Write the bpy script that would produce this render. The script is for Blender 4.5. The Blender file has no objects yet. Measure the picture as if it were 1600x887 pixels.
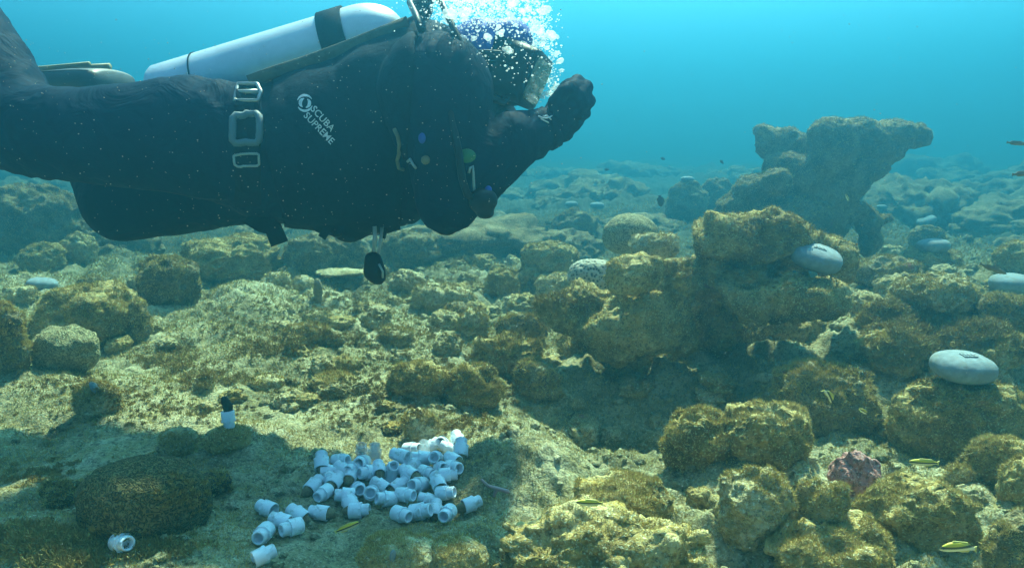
import bpy, bmesh, math, random
import numpy as np
from mathutils import Vector, Matrix, Quaternion
from mathutils.bvhtree import BVHTree

random.seed(7); RNG = np.random.default_rng(7)
scene = bpy.context.scene
COL = scene.collection

# ------------------------------------------------------------------ camera
F_PX, PITCH, CAM_Z = 1142.0, math.radians(11.3), 0.66
cam_d = bpy.data.cameras.new('camera')
cam = bpy.data.objects.new('camera', cam_d); COL.objects.link(cam)
cam.location = (0, 0, CAM_Z); cam.rotation_euler = (math.pi/2-PITCH, 0, 0)
cam_d.sensor_width = 36; cam_d.lens = 36*F_PX/1600
cam_d.clip_start = 0.02; cam_d.clip_end = 400
scene.camera = cam

# ------------------------------------------------------------------ sky and sun
SUN_EL, SUN_AZ = math.radians(56), math.radians(12)      # azimuth from +Y towards +X
SUN_DIR = Vector((math.sin(SUN_AZ)*math.cos(SUN_EL), math.cos(SUN_AZ)*math.cos(SUN_EL), math.sin(SUN_EL)))
w = bpy.data.worlds.new('World'); scene.world = w; w.use_nodes = True
nt = w.node_tree; bg = nt.nodes['Background']
sky = nt.nodes.new('ShaderNodeTexSky'); sky.sky_type = 'NISHITA'; sky.sun_disc = False
sky.sun_elevation = SUN_EL; sky.sun_rotation = SUN_AZ
nt.links.new(sky.outputs[0], bg.inputs[0]); bg.inputs[1].default_value = 0.085
sun_d = bpy.data.lights.new('sun', 'SUN'); sun_d.energy = 5.0; sun_d.angle = math.radians(2.0)
sun_d.color = (0.98, 0.92, 0.64)
sun = bpy.data.objects.new('sun', sun_d); COL.objects.link(sun)
sun.rotation_euler = SUN_DIR.to_track_quat('Z', 'Y').to_euler()
vs = scene.view_settings
vs.view_transform = 'Standard'; vs.look = 'None'; vs.gamma = 1; vs.use_curve_mapping = False
vs.exposure = 2.3
cy = scene.cycles
cy.use_denoising = True
cy.max_bounces = 6; cy.volume_bounces = 1; cy.diffuse_bounces = 2; cy.transparent_max_bounces = 16
cy.sample_clamp_indirect = 4.0

# ------------------------------------------------------------------ water body (even volume)
WATER_DENSITY = 0.215
WATER_COLOR = (0.050, 0.268, 0.40)
WATER_ABSORB = (0.0, 0.12, 0.16)
WATER_ANISO = 0.80

# ------------------------------------------------------------------ noise
def _h(ix, iy, iz, s):
    h = (ix.astype(np.uint32)*np.uint32(374761393) + iy.astype(np.uint32)*np.uint32(668265263)
         + iz.astype(np.uint32)*np.uint32(2147483647) + np.uint32((s*1274126177) & 0xffffffff))
    h = (h ^ (h >> np.uint32(13)))*np.uint32(1274126177)
    h = (h ^ (h >> np.uint32(15)))*np.uint32(2246822519)
    return h ^ (h >> np.uint32(16))
def gnoise(p, s=0):
    p = np.asarray(p, dtype=np.float32)
    i = np.floor(p).astype(np.int32); f = p-i
    u = f*f*f*(f*(f*6-15)+10)
    out = np.zeros(len(p), np.float32)
    for dx in (0, 1):
        wx = u[:, 0] if dx else 1-u[:, 0]
        for dy in (0, 1):
            wy = u[:, 1] if dy else 1-u[:, 1]
            for dz in (0, 1):
                wz = u[:, 2] if dz else 1-u[:, 2]
                h = _h(i[:, 0]+dx, i[:, 1]+dy, i[:, 2]+dz, s)
                gx = (h & np.uint32(1023)).astype(np.float32)/511.5-1
                gy = ((h >> np.uint32(10)) & np.uint32(1023)).astype(np.float32)/511.5-1
                gz = ((h >> np.uint32(20)) & np.uint32(1023)).astype(np.float32)/511.5-1
                out += wx*wy*wz*(gx*(f[:, 0]-dx)+gy*(f[:, 1]-dy)+gz*(f[:, 2]-dz))
    return out*1.1
def fbm(p, oct=3, s=0, gain=.5):
    a, o = 1.0, 0
    p = np.asarray(p, dtype=np.float32)
    for k in range(oct):
        o = o+a*gnoise(p*(2.03**k)+k*17.3, s+k); a *= gain
    return o
def billow(p, oct=3, s=0, gain=.5):
    a, o = 1.0, 0
    p = np.asarray(p, dtype=np.float32)
    for k in range(oct):
        o = o+a*np.abs(gnoise(p*(2.03**k)+k*11.7, s+k)); a *= gain
    return o

# ------------------------------------------------------------------ pixel rays (1600 x 887 photograph)
_F = Vector((0, math.cos(PITCH), -math.sin(PITCH))); _U = Vector((0, math.sin(PITCH), math.cos(PITCH)))
def ray(px, py):
    return Vector((1, 0, 0))*((px-800)/F_PX) + _U*(-(py-443.5)/F_PX) + _F
def at(px, py, Y):
    d = ray(px, py); t = Y/d.y
    return Vector((d.x*t, Y, CAM_Z+d.z*t))
def mpp(Y): return Y/F_PX      # metres per pixel at distance Y

# ------------------------------------------------------------------ seabed heights
BUMPS = []   # x, y, sx, sy, h
def plane_hit(px, py, z=0.0):
    d = ray(px, py); t = (z-CAM_Z)/d.z
    return d.x*t, d.y*t
def bump(px, py, sx, sy, h):
    x, y = plane_hit(px, py); BUMPS.append((x, y, sx, sy, h))
bump(1010, 630, .34, .17, -.16)
bump(810, 715, .12, .17, .085)
bump(120, 630, .45, .22, .045)
bump(350, 560, .40, .25, .03)
bump(1480, 560, .45, .22, .12)
bump(1500, 480, .8, .5, .12)
bump(1420, 700, .25, .12, -.05)
bump(640, 450, .9, .5, .05)
bump(100, 560, .18, .15, -.06)
bump(560, 780, .3, .14, -.012)
bump(40, 850, .2, .09, .05)
bump(1200, 330, 1.2, 1.4, .1)
def heights(x, y):
    x = np.asarray(x, dtype=np.float32); y = np.asarray(y, dtype=np.float32)
    p = np.stack([x, y, np.full_like(x, 3.3)], 1)
    r = np.sqrt(x*x+y*y)
    far = np.clip((r-2.0)/5.0, 0, 1)
    rough = np.clip((x*0.8+0.35)/0.7, 0, 1)*.75+.35           # rougher to the right
    rough = np.maximum(rough, np.clip((r-1.9)/.9, 0, 1))
    wp = p+0.12*np.stack([gnoise(p*3, 50), gnoise(p*3, 51), 0*x], 1)
    hx, hy = plane_hit(1010, 640); rough = rough*(1-.85*np.exp(-((x-hx)/.40)**2-((y-hy)/.20)**2))
    h = .05*fbm(wp*1.5, 2, 1)+.05*(billow(wp*2.3+7, 2, 61)-.25) + far*.30*fbm(p*.55, 3, 4)
    h += rough*(.105*(billow(wp*4.0, 3, 9)-.3)) + rough*.022*fbm(wp*13, 3, 15) + (.006+.008*rough)*fbm(p*30, 3, 21, .6)
    h += far*.05*(billow(p*2.2, 3, 31)-.3)
    for bx, by, sx, sy, hh in BUMPS:
        h += hh*np.exp(-((x-bx)/sx)**2-((y-by)/sy)**2)
    return h
def ground(x, y): return float(heights([x], [y])[0])
def hit(px, py):
    d = ray(px, py)
    t = np.concatenate([np.arange(.7, 6, .006), np.arange(6, 30, .05)])
    z = CAM_Z+d.z*t; h = heights(d.x*t, d.y*t)
    k = np.nonzero(z < h)[0]
    k = k[0] if len(k) else len(t)-1
    return Vector((d.x*t[k], d.y*t[k], float(h[k])))

# ------------------------------------------------------------------ mesh helpers
_ico = {}
def ico(n):
    if n not in _ico:
        bm = bmesh.new(); bmesh.ops.create_icosphere(bm, subdivisions=n, radius=1)
        v = np.array([tuple(q.co) for q in bm.verts], np.float32)
        bm.verts.index_update()
        f = np.array([[q.index for q in fc.verts] for fc in bm.faces], np.int32); bm.free()
        _ico[n] = (v, f)
    return _ico[n]
def np_mesh(name, V, Fc, mats, midx=None, smooth=True):
    """V (n,3), Fc (m,3|4) -> mesh datablock"""
    V = np.asarray(V, np.float32); Fc = np.asarray(Fc, np.int32)
    me = bpy.data.meshes.new(name); k = Fc.shape[1]
    me.vertices.add(len(V)); me.vertices.foreach_set('co', V.ravel())
    me.loops.add(Fc.size); me.loops.foreach_set('vertex_index', Fc.ravel())
    me.polygons.add(len(Fc)); me.polygons.foreach_set('loop_start', np.arange(0, Fc.size, k, dtype=np.int32))
    for m in (mats if isinstance(mats, (list, tuple)) else [mats]): me.materials.append(m)
    if midx is not None: me.polygons.foreach_set('material_index', np.asarray(midx, np.int32))
    sm = np.full(len(Fc), bool(smooth)) if np.isscalar(smooth) else np.asarray(smooth, bool)
    me.polygons.foreach_set('use_smooth', sm)
    me.update(calc_edges=True); me.validate()
    return me
def vn(V, Fc):
    a, b, c = V[Fc[:, 0]], V[Fc[:, 1]], V[Fc[:, 2]]
    n = np.cross(b-a, c-a); out = np.zeros_like(V)
    for k in range(3): np.add.at(out, Fc[:, k], n)
    return out/(np.linalg.norm(out, axis=1, keepdims=True)+1e-9)
WP = {}
def link(name, me, parent=None, origin=None, label=None, cat=None, group=None, kind=None):
    """me is in world coordinates; the object gets its own origin, children are placed relative to their parent."""
    n = len(me.vertices); co = np.empty(n*3, np.float32); me.vertices.foreach_get('co', co); co = co.reshape(-1, 3)
    if origin is None:
        mn, mx = co.min(0), co.max(0); origin = Vector(((mn[0]+mx[0])/2, (mn[1]+mx[1])/2, mn[2] if parent is None else (mn[2]+mx[2])/2))
    origin = Vector(origin)
    co -= np.array(origin, np.float32); me.vertices.foreach_set('co', co.ravel()); me.update()
    o = bpy.data.objects.new(name, me); COL.objects.link(o)
    o.location = origin
    if parent is not None:
        o.parent = parent; o.location = origin-WP[parent.name]
    WP[o.name] = origin
    tag(o, label, cat, group, kind)
    return o
def tag(o, label=None, cat=None, group=None, kind=None):
    if label: o['label'] = label
    if cat: o['category'] = cat
    if group: o['group'] = group
    if kind: o['kind'] = kind
def empty(name, loc, label, cat, group=None):
    o = bpy.data.objects.new(name, None); COL.objects.link(o); o.location = loc; o.empty_display_size = .05
    WP[o.name] = Vector(loc); tag(o, label, cat, group); return o
def remesh(V, Fc, voxel, smooth=6, factor=.5):
    me = np_mesh('tmp', V, Fc, [])
    o = bpy.data.objects.new('tmp', me); COL.objects.link(o)
    r = o.modifiers.new('r', 'REMESH'); r.mode = 'VOXEL'; r.voxel_size = voxel
    if smooth:
        s = o.modifiers.new('s', 'SMOOTH'); s.iterations = smooth; s.factor = factor
    t = o.modifiers.new('t', 'TRIANGULATE')
    dg = bpy.context.evaluated_depsgraph_get(); ev = o.evaluated_get(dg)
    m2 = bpy.data.meshes.new_from_object(ev)
    n = len(m2.vertices); co = np.empty(n*3, np.float32); m2.vertices.foreach_get('co', co)
    f = np.empty(len(m2.loops), np.int32); m2.loops.foreach_get('vertex_index', f)
    bpy.data.objects.remove(o); bpy.data.meshes.remove(me); bpy.data.meshes.remove(m2)
    return co.reshape(-1, 3), f.reshape(-1, 3)
class Soup:
    def __init__(s): s.V, s.F, s.n = [], [], 0
    def add(s, V, F):
        V = np.asarray(V, np.float32); s.V.append(V); s.F.append(np.asarray(F, np.int32)+s.n); s.n += len(V)
    def ell(s, c, r, n=2, rot=None):
        v, f = ico(n); v = v*np.asarray(r if hasattr(r, '__len__') else (r, r, r), np.float32)
        if rot is not None: v = v @ np.array(rot.to_3x3() if isinstance(rot, Matrix) else rot.to_matrix(), np.float32).T
        s.add(v+np.array(c, np.float32), f)
    def caps(s, pts, n=2):
        """pts: list of (Vector, radius | (rx,ry,rz)); a dense chain of ellipsoids"""
        for (a, ra), (b, rb) in zip(pts, pts[1:]):
            ra = np.array(ra if hasattr(ra, '__len__') else (ra,)*3); rb = np.array(rb if hasattr(rb, '__len__') else (rb,)*3)
            L = (Vector(b)-Vector(a)).length; k = max(2, int(L/(min(ra.min(), rb.min())*.3))+1)
            for i in range(k+1):
                t = i/k; s.ell(Vector(a).lerp(Vector(b), t), ra*(1-t)+rb*t, n)
    def tube(s, pts, r, seg=8, closed=False, flat=None):
        """round (or flat: (half width, half thickness, width axis)) tube along points"""
        P = [Vector(p) for p in pts]; n = len(P); V, Fq = [], []
        prev = None
        for i, p in enumerate(P):
            if closed: t = (P[(i+1) % n]-P[i-1]).normalized()
            else: t = (P[min(i+1, n-1)]-P[max(i-1, 0)]).normalized()
            if flat: a = Vector(flat[2]); a = (a-t*a.dot(t)).normalized()
            else:
                a = prev if prev is not None else (Vector((0, 0, 1)) if abs(t.z) < .9 else Vector((1, 0, 0)))
                a = (a-t*a.dot(t)).normalized()
            prev = a; b = t.cross(a)
            ri = r[i] if hasattr(r, '__len__') else r
            for k in range(seg):
                th = 2*math.pi*k/seg
                if flat:
                    c_, s_ = math.cos(th), math.sin(th); pw = .35
                    u = math.copysign(abs(c_)**pw, c_)*flat[0]; q = math.copysign(abs(s_)**pw, s_)*flat[1]
                else: u, q = math.cos(th)*ri, math.sin(th)*ri
                V.append(p+a*u+b*q)
        m = n if closed else n-1
        Fc = []
        for i in range(m):
            for k in range(seg):
                A, B = i*seg+k, i*seg+(k+1) % seg; C, D = ((i+1) % n)*seg+(k+1) % seg, ((i+1) % n)*seg+k
                Fc += [(A, B, C), (A, C, D)]
        if not closed:
            for base, rev in ((0, True), ((n-1)*seg, False)):
                V.append(P[0] if rev else P[-1]); c = len(V)-1
                for k in range(seg):
                    A, B = base+k, base+(k+1) % seg
                    Fc.append((c, B, A) if rev else (c, A, B))
        s.add([tuple(v) for v in V], Fc)
    def lathe(s, prof, M, seg=20):
        """prof: (z, r) along the local Z axis, M places it"""
        V, Fc = [], []
        for z, r in prof:
            for k in range(seg):
                th = 2*math.pi*k/seg; V.append(M @ Vector((r*math.cos(th), r*math.sin(th), z)))
        for i in range(len(prof)-1):
            for k in range(seg):
                A, B = i*seg+k, i*seg+(k+1) % seg; C, D = (i+1)*seg+(k+1) % seg, (i+1)*seg+k
                Fc += [(A, B, C), (A, C, D)]
        s.add([tuple(v) for v in V], Fc)
    def box(s, M, hx, hy, hz):
        V = [M @ Vector((x*hx, y*hy, z*hz)) for x in (-1, 1) for y in (-1, 1) for z in (-1, 1)]
        Fc = [(0, 1, 3), (0, 3, 2), (4, 6, 7), (4, 7, 5), (0, 4, 5), (0, 5, 1), (2, 3, 7), (2, 7, 6), (0, 2, 6), (0, 6, 4), (1, 5, 7), (1, 7, 3)]
        s.add([tuple(v) for v in V], Fc)
    def get(s): return np.concatenate(s.V), np.concatenate(s.F)
    def mesh(s, name, mats, smooth=True): V, F = s.get(); return np_mesh(name, V, F, mats, None, smooth)

# ------------------------------------------------------------------ materials
def mat(name):
    m = bpy.data.materials.new(name); m.use_nodes = True
    return m, m.node_tree, m.node_tree.nodes['Principled BSDF']
def nd(nt, t, **kw):
    n = nt.nodes.new(t)
    for k, v in kw.items():
        if k in n.inputs: n.inputs[k].default_value = v
        else: setattr(n, k, v)
    return n
def ramp(nt, fac, stops):
    r = nt.nodes.new('ShaderNodeValToRGB'); e = r.color_ramp.elements
    while len(e) < len(stops): e.new(.5)
    for q, (p, c) in zip(e, stops): q.position = p; q.color = (*c, 1) if len(c) == 3 else c
    nt.links.new(fac, r.inputs[0]); return r.outputs[0]
def mix(nt, fac, a, b):
    m = nt.nodes.new('ShaderNodeMix'); m.data_type = 'RGBA'
    for s, v in ((0, fac), (6, a), (7, b)):
        if isinstance(v, (float, int)): m.inputs[s].default_value = v
        elif isinstance(v, tuple): m.inputs[s].default_value = (*v, 1)
        else: nt.links.new(v, m.inputs[s])
    return m.outputs[2]
def noise(nt, vec, scale, detail=4, rough=.6, dist=0):
    n = nd(nt, 'ShaderNodeTexNoise'); n.inputs['Scale'].default_value = scale
    n.inputs['Detail'].default_value = detail; n.inputs['Roughness'].default_value = rough; n.inputs['Distortion'].default_value = dist
    nt.links.new(vec, n.inputs['Vector']); return n.outputs['Fac']
def simple(name, col, rough=.5, metal=0, var=.0, scale=30, bumpd=0.0, **kw):
    m, nt, b = mat(name)
    b.inputs['Roughness'].default_value = rough; b.inputs['Metallic'].default_value = metal
    tc = nd(nt, 'ShaderNodeTexCoord')
    f = noise(nt, tc.outputs['Object'], scale, 4)
    c = ramp(nt, f, [(.3, tuple(x*(1-var) for x in col)), (.7, tuple(min(1, x*(1+var)) for x in col))])
    nt.links.new(c, b.inputs['Base Color'])
    if bumpd:
        bp = nd(nt, 'ShaderNodeBump'); bp.inputs['Distance'].default_value = bumpd; bp.inputs['Strength'].default_value = .6
        nt.links.new(f, bp.inputs['Height']); nt.links.new(bp.outputs[0], b.inputs['Normal'])
    for k, v in kw.items(): b.inputs[k.replace('_', ' ')].default_value = v
    return m
def reef_mat(name, pale, turf, dark, patch=2.6, thr=.5, pink=.0, sp=.75):
    m, nt, b = mat(name)
    g = nd(nt, 'ShaderNodeNewGeometry'); P = g.outputs['Position']
    big = noise(nt, P, patch, 3, .6, .6); mid = noise(nt, P, 14, 5, .7, .4); fine = noise(nt, P, 95, 4, .75); spk = noise(nt, P, 230, 2, .6)
    c1 = mix(nt, ramp(nt, mid, [(.38, (0, 0, 0)), (.62, (1, 1, 1))]), turf, pale)
    c2 = mix(nt, ramp(nt, mid, [(.40, (0, 0, 0)), (.66, (1, 1, 1))]), dark, turf)
    c = mix(nt, ramp(nt, big, [(thr-.1, (0, 0, 0)), (thr+.1, (1, 1, 1))]), c2, c1)
    c = mix(nt, ramp(nt, fine, [(.38, (.85, .85, .85)), (.52, (0, 0, 0))]), c, dark)  # low spots of the fine bump turned dark, shade of the pits as colour
    c = mix(nt, ramp(nt, spk, [(.56, (0, 0, 0)), (.66, (sp, sp, sp))]), c, tuple(min(.62, x*1.5+.02) for x in pale))
    if pink:
        pn = noise(nt, P, 11, 3, .6)
        c = mix(nt, ramp(nt, pn, [(.70-pink*.2, (0, 0, 0)), (.78-pink*.2, (.8, .8, .8))]), c, (.26, .10, .10))
    nt.links.new(c, b.inputs['Base Color']); b.inputs['Roughness'].default_value = .95
    b.inputs['Specular IOR Level'].default_value = .1
    b1 = nd(nt, 'ShaderNodeBump'); b1.inputs['Distance'].default_value = .022; b1.inputs['Strength'].default_value = .9
    b2 = nd(nt, 'ShaderNodeBump'); b2.inputs['Distance'].default_value = .007; b2.inputs['Strength'].default_value = 1
    nt.links.new(mid, b1.inputs['Height']); nt.links.new(fine, b2.inputs['Height']); nt.links.new(b1.outputs[0], b2.inputs['Normal'])
    nt.links.new(b2.outputs[0], b.inputs['Normal'])
    return m
def far_dark(m, y0=2.6, y1=4.6, c2=(.06, .062, .035)):  # haze fade put into the colour: ground darkens with distance
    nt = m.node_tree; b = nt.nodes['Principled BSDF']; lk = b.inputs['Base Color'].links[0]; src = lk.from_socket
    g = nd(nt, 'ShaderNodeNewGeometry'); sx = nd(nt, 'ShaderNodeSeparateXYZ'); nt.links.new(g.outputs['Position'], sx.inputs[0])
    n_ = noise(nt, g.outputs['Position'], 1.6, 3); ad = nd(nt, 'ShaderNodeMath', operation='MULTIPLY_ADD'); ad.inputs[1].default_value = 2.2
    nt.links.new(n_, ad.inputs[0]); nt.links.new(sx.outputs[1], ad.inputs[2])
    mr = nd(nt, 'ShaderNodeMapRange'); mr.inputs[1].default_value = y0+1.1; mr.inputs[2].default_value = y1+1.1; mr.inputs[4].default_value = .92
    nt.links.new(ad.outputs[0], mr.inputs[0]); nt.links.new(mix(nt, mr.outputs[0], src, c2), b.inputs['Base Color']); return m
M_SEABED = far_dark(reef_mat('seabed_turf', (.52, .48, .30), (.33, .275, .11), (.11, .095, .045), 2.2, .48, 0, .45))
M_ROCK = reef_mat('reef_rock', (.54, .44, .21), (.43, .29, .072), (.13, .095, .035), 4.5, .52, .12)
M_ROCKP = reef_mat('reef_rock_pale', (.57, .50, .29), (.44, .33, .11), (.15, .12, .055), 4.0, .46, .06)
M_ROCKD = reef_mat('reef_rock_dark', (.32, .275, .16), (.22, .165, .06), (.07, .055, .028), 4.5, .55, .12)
M_GOLD = reef_mat('golden_rock', (.62, .52, .26), (.54, .38, .10), (.17, .12, .045), 4.0, .46, .04)  # brighter, yellower rock; sunlight on the bottom-edge rocks is put into its colour
M_ROCKPINK = reef_mat('coralline_rock', (.60, .31, .27), (.46, .20, .17), (.14, .08, .05), 6, .4)
def blade_mat(name, a, b_, c_):
    m, nt, b = mat(name); g = nd(nt, 'ShaderNodeNewGeometry')
    f = noise(nt, g.outputs['Position'], 7, 3)
    c = ramp(nt, g.outputs['Random Per Island'], [(0, a), (.5, b_), (1, c_)])
    c = mix(nt, ramp(nt, f, [(.4, (0, 0, 0)), (.62, (.7, .7, .7))]), c, c_)
    nt.links.new(c, b.inputs['Base Color']); b.inputs['Roughness'].default_value = .9; b.inputs['Specular IOR Level'].default_value = .1
    return m
M_TURF = blade_mat('turf_fuzz', (.25, .18, .04), (.48, .345, .07), (.58, .46, .18))
M_ALGAE = blade_mat('brown_algae_fronds', (.13, .09, .025), (.27, .185, .05), (.38, .28, .09))
def brain_mat(name, ridge, groove, scale=110, bd=.003):
    m, nt, b = mat(name); tc = nd(nt, 'ShaderNodeTexCoord')
    n1 = noise(nt, tc.outputs['Object'], scale, 1.5, .5, .5)
    mt = nd(nt, 'ShaderNodeMath', operation='MULTIPLY'); mt.inputs[1].default_value = 9; nt.links.new(n1, mt.inputs[0])
    pp = nd(nt, 'ShaderNodeMath', operation='PINGPONG'); pp.inputs[1].default_value = 1; nt.links.new(mt.outputs[0], pp.inputs[0])
    c = mix(nt, ramp(nt, pp.outputs[0], [(.25, (0, 0, 0)), (.7, (1, 1, 1))]), groove, ridge)
    n2 = noise(nt, tc.outputs['Object'], 9, 4)
    c = mix(nt, ramp(nt, n2, [(.5, (0, 0, 0)), (.75, (.6, .6, .6))]), c, (.10, .085, .04))
    nt.links.new(c, b.inputs['Base Color']); b.inputs['Roughness'].default_value = .9; b.inputs['Specular IOR Level'].default_value = .15
    bp = nd(nt, 'ShaderNodeBump'); bp.inputs['Distance'].default_value = bd; bp.inputs['Strength'].default_value = 1
    nt.links.new(pp.outputs[0], bp.inputs['Height']); nt.links.new(bp.outputs[0], b.inputs['Normal'])
    return m
M_BRAIN = brain_mat('brain_coral_olive', (.42, .38, .20), (.15, .13, .06), 105)
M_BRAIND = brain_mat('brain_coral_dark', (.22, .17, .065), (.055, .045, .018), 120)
def star_mat():
    m, nt, b = mat('star_coral_spotted'); tc = nd(nt, 'ShaderNodeTexCoord')
    v = nd(nt, 'ShaderNodeTexVoronoi'); v.inputs['Scale'].default_value = 95; nt.links.new(tc.outputs['Object'], v.inputs['Vector'])
    c = ramp(nt, v.outputs['Distance'], [(.25, (.05, .045, .03)), (.5, (.36, .34, .25))])
    nt.links.new(c, b.inputs['Base Color']); b.inputs['Roughness'].default_value = .9
    bp = nd(nt, 'ShaderNodeBump'); bp.inputs['Distance'].default_value = .004; nt.links.new(v.outputs['Distance'], bp.inputs['Height']); nt.links.new(bp.outputs[0], b.inputs['Normal'])
    return m
M_STAR = star_mat()
M_CONCRETE = simple('cast_concrete', (.19, .235, .25), .9, 0, .25, 60, .002)
def stain(m, col, scale, a, b_, amt):
    nt = m.node_tree; b = nt.nodes['Principled BSDF']; src = b.inputs['Base Color'].links[0].from_socket
    tc = nd(nt, 'ShaderNodeTexCoord'); f = noise(nt, tc.outputs['Object'], scale, 6, .75, .8)
    nt.links.new(mix(nt, ramp(nt, f, [(a, (0, 0, 0)), (b_, (amt,)*3)]), src, col), b.inputs['Base Color'])
stain(M_CONCRETE, (.20, .19, .12), 13, .50, .72, .75)
M_TAG = simple('tag_plate', (.17, .20, .21), .6, 0, .15, 60)
M_TAGD = simple('tag_marks', (.25, .29, .30), .7, 0, .1, 60)
M_PVC = simple('white_plastic', (.80, .86, .90), .4, 0, .05, 30)
def dirt(m, col, scale, a, b_, amt):
    nt = m.node_tree; b = nt.nodes['Principled BSDF']; src = b.inputs['Base Color'].links[0].from_socket
    g = nd(nt, 'ShaderNodeNewGeometry'); f = noise(nt, g.outputs['Position'], scale, 5, .7, .5)
    nt.links.new(mix(nt, ramp(nt, f, [(a, (0, 0, 0)), (b_, (amt,)*3)]), src, col), b.inputs['Base Color'])
dirt(M_PVC, (.26, .26, .17), 60, .54, .70, .7)
M_PVCC = simple('clear_plastic', (.55, .62, .66), .2, 0, .05, 30, 0, Alpha=.45)
M_FRAG = simple('coral_fragment', (.19, .145, .07), .95, 0, .45, 160, .003)
M_SPONGE = simple('black_sponge', (.02, .018, .016), .9, 0, .4, 90, .003)
M_STEEL = simple('dull_steel', (.36, .36, .33), .4, .6, .1, 40)
M_GREY = simple('grey_webbing_frame', (.085, .13, .15), .6, 0, .1, 60)
M_SLIDER = simple('pale_slider', (.24, .31, .30), .55, 0, .1, 60)
M_RUBBER = simple('black_rubber', (.006, .009, .012), .5, 0, .2, 50, 0, Specular_IOR_Level=.2)
M_WEB = simple('black_webbing', (.008, .011, .015), .85, 0, .3, 220, .001, Specular_IOR_Level=.05)
M_STRAPG = simple('clear_strap', (.30, .36, .36), .4, 0, .1, 50)
M_BLUE = simple('blue_hood', (.018, .05, .30), .7, 0, .25, 40)
M_GREEN = simple('green_tag', (.02, .13, .035), .6, 0, .2, 40)
M_BRASS = simple('tan_cord', (.12, .115, .06), .7, 0, .2, 40)
M_PRINT = simple('printed_logo', (.52, .58, .60), .7, 0, .25, 120)
M_SNOW = simple('marine_snow', (.27, .28, .25), .8, 0, .1, 30)
M_SKIN = simple('face_skin', (.42, .26, .18), .6, 0, .08, 40)
M_FINR = simple('fin_rubber', (.03, .028, .02), .5, 0, .3, 30)
M_FINY = simple('fin_rim', (.20, .17, .06), .6, 0, .2, 30)
def tank_mat():
    m, nt, b = mat('painted_tank'); tc = nd(nt, 'ShaderNodeTexCoord')
    f = noise(nt, tc.outputs['Object'], 14, 5, .7); s = noise(nt, tc.outputs['Object'], 60, 3, .7, 1.0)
    c = ramp(nt, f, [(.3, (.46, .50, .52)), (.7, (.58, .62, .64))])
    c = mix(nt, ramp(nt, s, [(.66, (0, 0, 0)), (.74, (.6, .6, .6))]), c, (.35, .36, .35))
    nt.links.new(c, b.inputs['Base Color']); b.inputs['Roughness'].default_value = .36; b.inputs['Metallic'].default_value = .35
    return m
M_TANK = tank_mat()
def suit_mat():
    m, nt, b = mat('black_neoprene'); tc = nd(nt, 'ShaderNodeTexCoord')
    f = noise(nt, tc.outputs['Object'], 6, 4); s = noise(nt, tc.outputs['Object'], 320, 2, .6)
    c = ramp(nt, f, [(.3, (.003, .010, .022)), (.7, (.006, .017, .035))])
    c = mix(nt, ramp(nt, s, [(.66, (0, 0, 0)), (.76, (.5, .5, .5))]), c, (.05, .06, .06))
    nt.links.new(c, b.inputs['Base Color']); b.inputs['Roughness'].default_value = .7
    b.inputs['Specular IOR Level'].default_value = .03
    wv = noise(nt, tc.outputs['Object'], 11, 3, .55, 1.2)
    bp = nd(nt, 'ShaderNodeBump'); bp.inputs['Distance'].default_value = .02; bp.inputs['Strength'].default_value = .5
    nt.links.new(wv, bp.inputs['Height']); nt.links.new(bp.outputs[0], b.inputs['Normal'])
    return m
M_SUIT = suit_mat()
def lens_mat():
    m, nt, b = mat('mask_lens'); b.inputs['Base Color'].default_value = (.42, .50, .36, 1); b.inputs['Roughness'].default_value = .12
    tc = nd(nt, 'ShaderNodeTexCoord'); f = noise(nt, tc.outputs['Object'], 35, 3)
    nt.links.new(ramp(nt, f, [(.35, (.10, .15, .08)), (.65, (.26, .29, .21))]), b.inputs['Base Color'])
    return m
M_LENS = lens_mat()
def bubble_mat():
    m, nt, b = mat('air_bubble')
    b.inputs['Base Color'].default_value = (.95, .97, .97, 1); b.inputs['Roughness'].default_value = .12
    tl = nd(nt, 'ShaderNodeBsdfTranslucent'); tl.inputs[0].default_value = (.97, .98, .98, 1)
    m1 = nd(nt, 'ShaderNodeMixShader'); m1.inputs[0].default_value = .55; nt.links.new(b.outputs[0], m1.inputs[1]); nt.links.new(tl.outputs[0], m1.inputs[2])
    tr = nd(nt, 'ShaderNodeBsdfTransparent'); mx = nd(nt, 'ShaderNodeMixShader'); mx.inputs[0].default_value = .45
    nt.links.new(tr.outputs[0], mx.inputs[1]); nt.links.new(m1.outputs[0], mx.inputs[2])
    nt.links.new(mx.outputs[0], nt.nodes['Material Output'].inputs['Surface'])
    return m
M_BUBBLE = bubble_mat()
def fish_mat():
    m, nt, b = mat('wrasse_stripes'); tc = nd(nt, 'ShaderNodeTexCoord'); sx = nd(nt, 'ShaderNodeSeparateXYZ')
    nt.links.new(tc.outputs['Generated'], sx.inputs[0])
    c = ramp(nt, sx.outputs[2], [(0, (.70, .68, .55)), (.36, (.72, .66, .40)), (.46, (.05, .045, .015)), (.60, (.06, .05, .015)), (.68, (.72, .55, .03)), (1, (.62, .45, .02))])
    nt.links.new(c, b.inputs['Base Color']); b.inputs['Roughness'].default_value = .45
    return m
M_FISH = fish_mat()
M_FISHFIN = simple('fish_fin', (.60, .50, .12), .5, 0, .1, 40)
M_FISHD = simple('dark_fish', (.035, .035, .04), .5, 0, .2, 40)
M_FISHB = simple('brown_fish', (.16, .13, .07), .5, 0, .3, 60)
M_EYE = simple('fish_eye', (.01, .01, .01), .2)

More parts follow.
